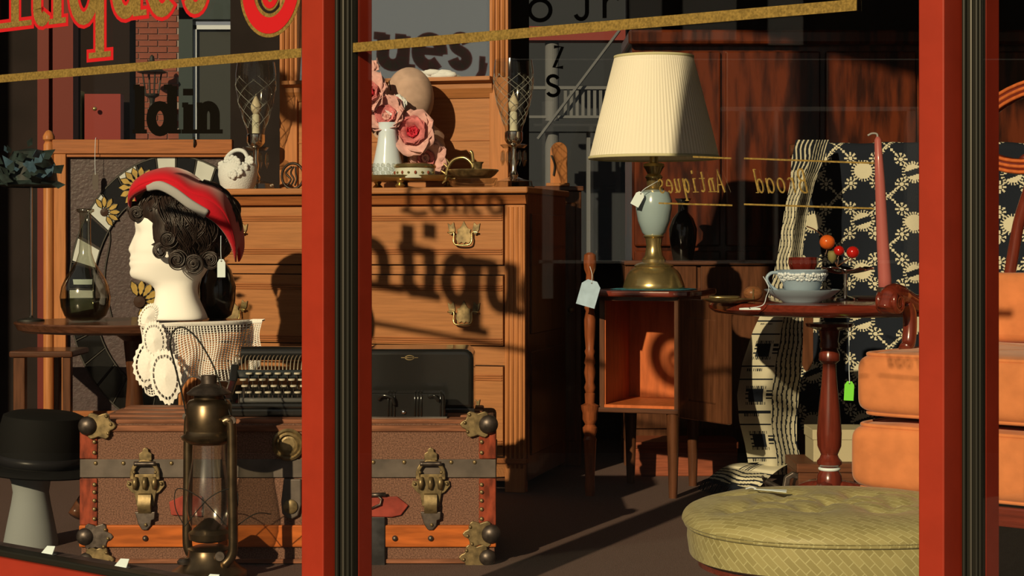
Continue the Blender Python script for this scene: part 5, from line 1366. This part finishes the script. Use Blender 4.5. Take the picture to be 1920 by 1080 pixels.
# wick-bent rose candle on a dish
ND = 4.62; s = ND/F
cn = thing('taper_candle', 'tall rose pink taper candle with bent wick', 'candle', (xx(1659, ND), ND, RZ))
obj('dish', G().lathe([(0, .001), (30*s, 0), (40*s, 5*s), (42*s, 7*s), (30*s, 3*s), (0, 3*s)], (-20*s, 0, 0), 32), mat('pewter', C(120, 104, 84), .35, .8), cn, smooth=40)
obj('socket', G().lathe([(17*s, 0), (18*s, 5*s), (15*s, 12*s), (15*s, 22*s), (13*s, 24*s)], n=20), M_iron, cn, smooth=40)
obj('wax', G().tube([(1*s, 0, 12*s), (0, 0, 40*s), (-5*s, 0, 130*s), (-9*s, 0, 220*s), (-13*s, 0, 300*s), (-13.5*s, 0, 306*s)], [13*s, 12.5*s, 11*s, 9.5*s, 6.5*s, 3*s], 20), mat('rose_wax', C(192, 98, 76), .3, sss=.15, coat=.2), cn, smooth=True)
obj('wick', G().tube(smooth_path([(-13.5*s, 0, 304*s), (-15*s, 0, 311*s), (-24*s, 0, 312*s), (-32*s, 0, 308*s)], 5), 2*s, 6), mat('grey_wick', C(170, 154, 124), .8), cn, smooth=True)
# red glass compote behind the cup
VD = 4.70; s = VD/F
rg = thing('red_glass_dish', 'dark red ribbed glass dish behind the teacup', 'dish', (xx(1506, VD), VD, RZ))
obj('stem', G().lathe([(20*s, 0), (18*s, 4*s), (4*s, 10*s), (4*s, 40*s), (10*s, 48*s)], n=20), mat('ruby_glass', (.10, .012, .008, 1), .08, coat=.8), rg, smooth=40)
obj('bowl', G().lathe([(8*s, 46*s), (22*s, 52*s), (27*s, 66*s), (26*s, 78*s), (24*s, 78*s), (20*s, 58*s), (0, 52*s)], n=40, rad=lambda a: 1+.05*cos(10*a)), MATS['ruby_glass'], rg, smooth=60)
# leaf dish with berries
ID = 4.60; s = ID/F
ld = thing('leaf_dish', 'silver leaf shaped dish on a stem beside the teacup', 'dish', (xx(1585, ID), ID, RZ))
obj('stem', G().lathe([(22*s, 0), (20*s, 4*s), (3*s, 9*s), (3*s, 50*s)], n=18), M_chrome, ld, smooth=40)
def leaf(u, v):
    a = 2*PI*u; r = (44+6*cos(5*a)+4*cos(11*a))*s*v; return (r*cos(a), r*.55*sin(a), (50+10*v*v+3*sin(5*a)*v)*s)
obj('leaf', G().grid(leaf, 48, 6), M_chrome, ld, smooth=True, solid=.0014)
def berry(lab, px, py, D, r_, m, name='berry'):
    c = P(px, py, D); s = D/F
    b = thing(name, lab, 'berry', c, 0, 'berries on the leaf dish')
    obj('fruit', G().sphere((0, 0, 0), (r_*s, r_*s, r_*s*.95), 20, 14), m, b, smooth=True)
    obj('stalk', G().tube([(0, 0, -r_*s*.8), (-.004, 0, -r_*s*1.6)], .0012, 5), M_walnut, b)
M_or = mat('orange_skin', C(232, 96, 26), .35, coat=.3, var=.12, scale=60); M_rb = mat('red_skin', C(200, 26, 14), .15, coat=.6)
berry('round orange berry above the leaf dish', 1551, 454, ID, 14.5, M_or); berry('small red berry next to the orange one', 1573, 470, ID-.01, 10, M_rb); berry('oval red berry at the right of the leaf dish', 1599, 473, ID, 12, M_rb)
tg = thing('twig', 'dry twig rising behind the berries over the leaf dish', 'twig', P(1572, 498, ID+.01))
q = lambda a, b, dy=0: Vector(((a-1572)*s, dy, (498-b)*s))
obj('stem', G().tube(smooth_path([q(1572, 502), q(1560, 478), q(1548, 448), q(1530, 432), q(1512, 424)], 5), .0016, 6), M_walnut, tg, smooth=True)
for a, b in ((1573, 478), (1596, 482), (1553, 466)): obj('stem', G().tube([q(1570, 500), q(a, b)], .0014, 5), M_walnut, tg)
obj('husk', G().lathe([(1*s, 0), (8*s, 8*s), (9*s, 18*s), (7*s, 24*s), (6*s, 22*s), (0, 10*s)], (q(1560, 494).x, -.004, q(1560, 494).z), 14), mat('olive_husk', C(140, 120, 60), .6), tg, smooth=True)
# brass bits at the left of the table
XD = 4.42; s = XD/F
bp = thing('brass_dish', 'flat brass dish with buckle at the left edge of the round table', 'dish', (xx(1366, XD), XD, RZ))
obj('plate', G().lathe([(0, .001), (34*s, 0), (48*s, 5*s), (50*s, 7*s), (36*s, 3*s), (0, 3*s)], n=40), M_abrass, bp, smooth=40)
obj('buckle', G().tube([(26*s*cos(2*PI*k/20)-8*s, 12*s*sin(2*PI*k/20), 10*s) for k in range(20)], 3*s, 8, closed=True), M_brass, bp, smooth=True)
wb = thing('wooden_egg', 'small brown wooden darning egg on the round table', 'darning egg', (xx(1412, 4.52), 4.52, RZ))
obj('egg', G().sphere((0, 0, 15*s), (19*s, 16*s, 14.5*s), 24, 16), wood('egg_wood', (150, 90, 46), .3), wb, smooth=True)
obj('pin', G().tube([(-2*s, -17*s, 6*s), (-2*s, -17*s, 24*s)], .0016, 6), M_brass, wb)
price_tag('bright green price tag hanging below the round table', 1592, 733, 4.36, 18, 36, -.05, mat('lime_card', C(142, 232, 60), .7), string=[(1592, 690, 0), (1592, 640, 0), (1590, 606, .0)])

# ------------------------------------------------------------------ clamp and boxes on the floor
ED = 4.92; s = ED/F
cl = thing('c_clamp', 'grey iron clamp lying on the floor beside the table foot', 'clamp', P(1482, 920, ED))
cl.location.z = .0
def e(px, py): return ((px-1482)*s, (922-py)*s+.012)
g = G(); ribbon(g, [e(1470, 912), e(1476, 876), e(1486, 870), e(1520, 880), e(1528, 888), e(1516, 916)], 11*s, -.012, .012); obj('frame', g, M_iron, cl, bevel=.003)
obj('screw', G().tube([(e(1432, 880)[0], 0, e(1432, 880)[1]), (e(1474, 902)[0], 0, e(1474, 902)[1])], .007, 10), M_iron, cl, smooth=40)
obj('handle', G().tube([(e(1428, 872)[0], -.02, e(1428, 872)[1]), (e(1440, 894)[0], .02, e(1440, 894)[1])], .004, 8), M_iron, cl, smooth=40)
g = G()
for k in range(3): g.tube([(e(1492+k*9, 896)[0], -.004, e(1492+k*9, 896)[1]), (e(1491+k*9, 912)[0], -.004, e(1491+k*9, 912)[1])], .005, 8)
obj('roller', g, mat('pale_wood_roller', C(220, 190, 140), .6), cl, smooth=40)
b1 = thing('cream_box', 'cream cardboard box under the round table behind its post', 'box', (xx(1608, 4.93), 4.93, .12))
obj('box_body', G().box(-.12, .12, 0, .14, 0, .085), mat('cream_card', C(206, 178, 120), .8), b1, bevel=.002); obj('box_lid', G().box(-.123, .123, -.003, .143, .06, .088), MATS['cream_card'], b1, bevel=.002)
b2 = thing('brown_chest', 'flat brown wooden chest under the cream box', 'box', (xx(1608, 4.90), 4.90, 0))
obj('chest_body', G().box(-.16, .16, 0, .2, 0, .095), wood('chest_wood', (120, 66, 34), .5), b2, bevel=.003); obj('chest_lid', G().box(-.165, .165, -.006, .206, .095, .12), MATS['chest_wood'], b2, bevel=.003)
b3 = thing('dark_red_box', 'small dark red box with white emblem beside the table foot', 'box', (xx(1592, 4.74), 4.74, 0))
obj('box_body', G().box(-.05, .06, 0, .12, 0, .07), mat('dark_red_card', C(92, 26, 20), .6), b3, bevel=.002)
g = G(); ribbon(g, [(-.014, .052), (-.004, .026), (.006, .052)], .006, -.002, 0); obj('emblem', g, M_white, b3)

# ------------------------------------------------------------------ tufted stool
ox, oy, orx, ory, oz = .555, 3.12, .252, .240, .240
st_ = thing('tufted_stool', 'olive green tufted oval stool in the foreground', 'stool', (ox, oy, 0))
M_ol = bpy.data.materials.new('olive_brocade'); t, b = nt(M_ol); L = t.links
tc = t.nodes.new('ShaderNodeTexCoord'); mp = t.nodes.new('ShaderNodeMapping'); mp.inputs['Rotation'].default_value = (0, 0, PI/4)
L.new(tc.outputs['UV'], mp.inputs[0])
bt = t.nodes.new('ShaderNodeTexBrick'); bt.inputs['Scale'].default_value = 34; bt.inputs['Mortar Size'].default_value = .03; bt.inputs['Color1'].default_value = C(186, 160, 88); bt.inputs['Color2'].default_value = C(162, 138, 72); bt.inputs['Mortar'].default_value = C(202, 178, 104)
bt.inputs['Brick Width'].default_value = .9; bt.inputs['Row Height'].default_value = .4
L.new(mp.outputs[0], bt.inputs[0]); L.new(bt.outputs[0], b.inputs['Base Color']); b.inputs['Roughness'].default_value = .45; b.inputs['Sheen Weight'].default_value = .08; b.inputs['Specular IOR Level'].default_value = .22
bp_ = t.nodes.new('ShaderNodeBump'); bp_.inputs['Strength'].default_value = .25; bp_.inputs['Distance'].default_value = .002; L.new(bt.outputs['Fac'], bp_.inputs['Height']); L.new(bp_.outputs[0], b.inputs['Normal'])
def supe(a, k=1): return (orx*k*abs(cos(a))**.86*(1 if cos(a) > 0 else -1), ory*k*abs(sin(a))**.86*(1 if sin(a) > 0 else -1))
btn = [(.0, .0), (-.11, .02), (.11, -.02), (-.055, -.10), (.06, -.11), (-.06, .10), (.055, .09), (-.18, -.07), (.18, .07), (-.17, .10), (.17, -.09)]
def top(u, v):
    a = 2*PI*u; k = sin(v*PI/2)**.9 if v < 1 else 1
    x, y = supe(a, k*1.035)
    k = min(k, .9999); h = .040*sqrt(1-k**6)
    for (bx_, by_) in btn:
        d2 = ((x-bx_)**2+(y-by_)**2); h -= .013*math.exp(-d2/.0011)
    for (i_, j_) in ((0, 1), (0, 2), (0, 3), (0, 4), (0, 5), (0, 6), (1, 3), (2, 4), (1, 7), (3, 7), (2, 8), (6, 8), (5, 9), (4, 10), (1, 5), (2, 6)):
        ax_, ay_ = btn[i_]; bx_, by_ = btn[j_]; ex, ey = bx_-ax_, by_-ay_; L2 = ex*ex+ey*ey
        tt = max(0, min(1, ((x-ax_)*ex+(y-ay_)*ey)/L2)); d2 = (x-ax_-tt*ex)**2+(y-ay_-tt*ey)**2
        h -= .006*math.exp(-d2/.00014)
    if k > .75: h += -.004*(1+cos(16*a))*.5*(k-.75)*4*(1-k)*4
    return (x, y, oz+max(h, .0))
uvs(obj('seat_cushion', G().grid(top, 128, 40), M_ol, st_, smooth=True), lambda c: (c.x, c.y+1.4*(c.z-oz)))
n = 96; g = G(); ov = []
for (k, z) in ((1.035, oz+.002), (1.03, oz-.001), (1.01, oz-.004)):
    for i in range(n): x, y = supe(2*PI*i/n, k); ov.append((x, y, z))
g.add(ov, [(j*n+i, j*n+(i+1) % n, (j+1)*n+(i+1) % n, (j+1)*n+i) for j in range(2) for i in range(n)])
uvs(obj('cushion_edge', g, M_ol, st_, smooth=True), lambda c: (c.x, c.y+c.z))
g = G().tube([(*supe(2*PI*i/n, 1.01), oz-.003) for i in range(n)], .0042, 8, closed=True); uvs(obj('piping', g, M_ol, st_, smooth=True), lambda c: (c.x, c.y))
g = G(); ov = []
for (k, z) in ((.995, oz-.002), (1.0, oz-.03), (.985, oz-.056), (.95, oz-.06)):
    for i in range(n): x, y = supe(2*PI*i/n, k); ov.append((x, y, z))
g.add(ov, [(j*n+i, j*n+(i+1) % n, (j+1)*n+(i+1) % n, (j+1)*n+i) for j in range(3) for i in range(n)] + [tuple(3*n+i for i in range(n))])
uvs(obj('skirt', g, M_ol, st_, smooth=50), lambda c: (orx*atan2(c.x, -c.y), c.z))
for (bx_, by_) in btn[:7]: obj('button', G().sphere((bx_, by_, oz+.012+.040-.026), (.009, .009, .005), 12, 8), M_ol, st_, smooth=True)
obj('frame_rail', G().lathe([(.93, oz-.075), (.93, oz-.055), (.90, oz-.055)], n=64, sx=orx, sy=ory), M_mahogx, st_, smooth=40)
for a in (.7, 2.44, 3.84, 5.58): obj('leg', G().lathe([(.012, 0), (.016, .02), (.020, oz-.085), (.026, oz-.06)], (orx*.84*cos(a), ory*.84*sin(a), 0), 16), M_mahog, st_, smooth=40)
pc = thing('paper_tag', 'white paper price tag lying on the back edge of the olive stool', 'price tag', (xx(1446, 3.2), 3.20, oz+.0415), -.1)
obj('card', G().prism([(-.030, .006), (.026, -.010), (.028, .012), (-.002, .010)], 0, .001, 'xy'), M_white, pc, rot=(.06, .03, 0))
obj('string', G().tube(smooth_path([(-.026, .006, .002), (-.034, .012, .004), (-.044, .02, .0)], 4), .0009, 5), M_string, pc)

# ------------------------------------------------------------------ orange armchair
AR = -math.radians(40); AL = (xx(1606, 3.5), 3.5, 0)
ac = thing('armchair', 'orange velvet armchair with carved wooden arms at the right', 'armchair', AL, AR)
M_vel = mat('orange_velvet', C(234, 132, 66), .9, var=.10, scale=24, sheen=.25, bump=.12, bscale=300)
def az(py): return zz(py, 3.5)
def pillow(name, xa, xb, ya, yb, za, zb_, bev):
    """stuffed cushion: a box swollen at its faces with a welt round its upper and lower edge"""
    cx_, cy_, cz_ = (xa+xb)/2, (ya+yb)/2, (za+zb_)/2; hx, hy, hz_ = (xb-xa)/2, (yb-ya)/2, (zb_-za)/2
    def pw(v, e): return math.copysign(abs(v)**e, v)
    def fn(u, v):
        ph = -PI/2+PI*v; a = 2*PI*u; c = pw(cos(ph), .26)
        return (cx_+hx*c*pw(cos(a), .16), cy_+hy*c*pw(sin(a), .16), cz_+hz_*pw(sin(ph), .30)*(1+.05*cos(a)*sin(a*2)))
    o = obj(name, G().grid(fn, 160, 40), M_vel, ac, smooth=True)
    for k in (-1, 1):
        z = .86; c = (1-z**(2/.30))**(.13)
        pts = [(cx_+hx*(c+.006)*pw(cos(2*PI*i/160), .16), cy_+hy*(c+.006)*pw(sin(2*PI*i/160), .16), cz_+k*hz_*z) for i in range(160)]
        obj('piping', G().tube(pts, .0042, 8, closed=True), M_vel, o, smooth=True)
    return o
pillow('seat_cushion', -.018, .60, 0, .50, az(784), az(656), .028)
pillow('lower_cushion', -.030, .61, -.004, .50, az(925), az(788), .028)
obj('seat_rail', G().box(.02, .59, .02, .50, az(962), az(926)), M_mahogx, ac, bevel=.004)
for x, y in ((.05, .05), (.55, .05), (.05, .46), (.55, .46)): obj('leg', G().lathe([(.012, 0), (.016, .03), (.022, .12), (.03, az(930))], (x, y, 0), 16), M_mahog, ac, smooth=40)
obj('back_pad', G().box(.0, .60, .47, .54, az(660), .655), M_vel, ac, bevel=.018, seg=4, smooth=35)
for sx, x in ((-1, .035), (1, .565)):
    c = (x, .075, zz(566, 3.56))
    arm = obj('arm', G().tube(smooth_path([(x, .05, c[2]-.012), (x, .062, c[2]+.010), (x, .085, c[2]+.018), (x, .12, c[2]+.012), (x, .18, c[2]-.004), (x, .30, c[2]-.006), (x, .47, c[2]+.02)], 6), [.016]*6+[.019]*12+[.017]*19, 12), M_mahogx, ac, smooth=True)
    for s2 in (-1, 1):
        pts = [(x+s2*.017, .072+.021*(1-.72*k/20)*cos(2.2+k*.5), c[2]+.0+.021*(1-.72*k/20)*sin(2.2+k*.5)) for k in range(21)]
        obj('scroll', G().tube(pts, [.0062*(1-.4*k/20) for k in range(21)], 8), M_mahogx, arm, smooth=True)
    obj('scroll_core', G().lathe([(.020, -.019), (.022, -.012), (.022, .012), (.020, .019)], (x, .070, c[2]), 24, axis='x'), M_mahogx, arm, smooth=40)
    obj('arm_post', G().tube(smooth_path([(x, .13, c[2]+.0), (x, .15, c[2]-.03), (x, .145, c[2]-.08), (x, .13, az(660))], 5), .014, 10), M_mahog, arm, smooth=True)
oc = (.155, .51, .965)
fr = obj('crest_frame', G().tube([(oc[0]+.15*cos(2*PI*k/40)*1.0, oc[1], oc[2]+.085*sin(2*PI*k/40)+.02*cos(2*PI*k/40)) for k in range(40)], .017, 12, closed=True), M_mahogx, ac, smooth=True)
for dr_ in (-.012, .0, .012): obj('crest_bead', G().tube([(oc[0]+(.15+dr_)*cos(2*PI*k/40), oc[1]-.015, oc[2]+(.085+dr_)*sin(2*PI*k/40)+.02*cos(2*PI*k/40)) for k in range(40)], .0042, 6, closed=True), M_cherry, fr, smooth=True)
for x in (.08, .42): obj('back_post', G().tube(smooth_path([(x, .505, .64), (x+.02, .51, .76), (x+.05, .51, .86), (x+.03 if x < .2 else .32, .51, .90)], 5), .013, 8), M_mahog, ac, smooth=True)

# ------------------------------------------------------------------ small wooden stool seen under the oval table
WD = 5.60; s = WD/F
ws = thing('wooden_stool', 'small orange wooden stool half hidden under the dark oval table', 'stool', (xx(78, WD), WD, 0))
obj('seat', G().box(-62*s, 58*s, 0, .22, .36, .38), M_walnutx, ws, bevel=.006)
for px, w, y in ((34, 11, .01), (80, 6, .17), (123, 8, .01)):
    obj('leg', G().box((px-78-w)*s, (px-78+w)*s, y, y+.03, 0, .36), M_walnut, ws, bevel=.003)
obj('rung', G().box(-44*s, 45*s, .015, .035, .12, .145), M_walnut, ws, bevel=.003)
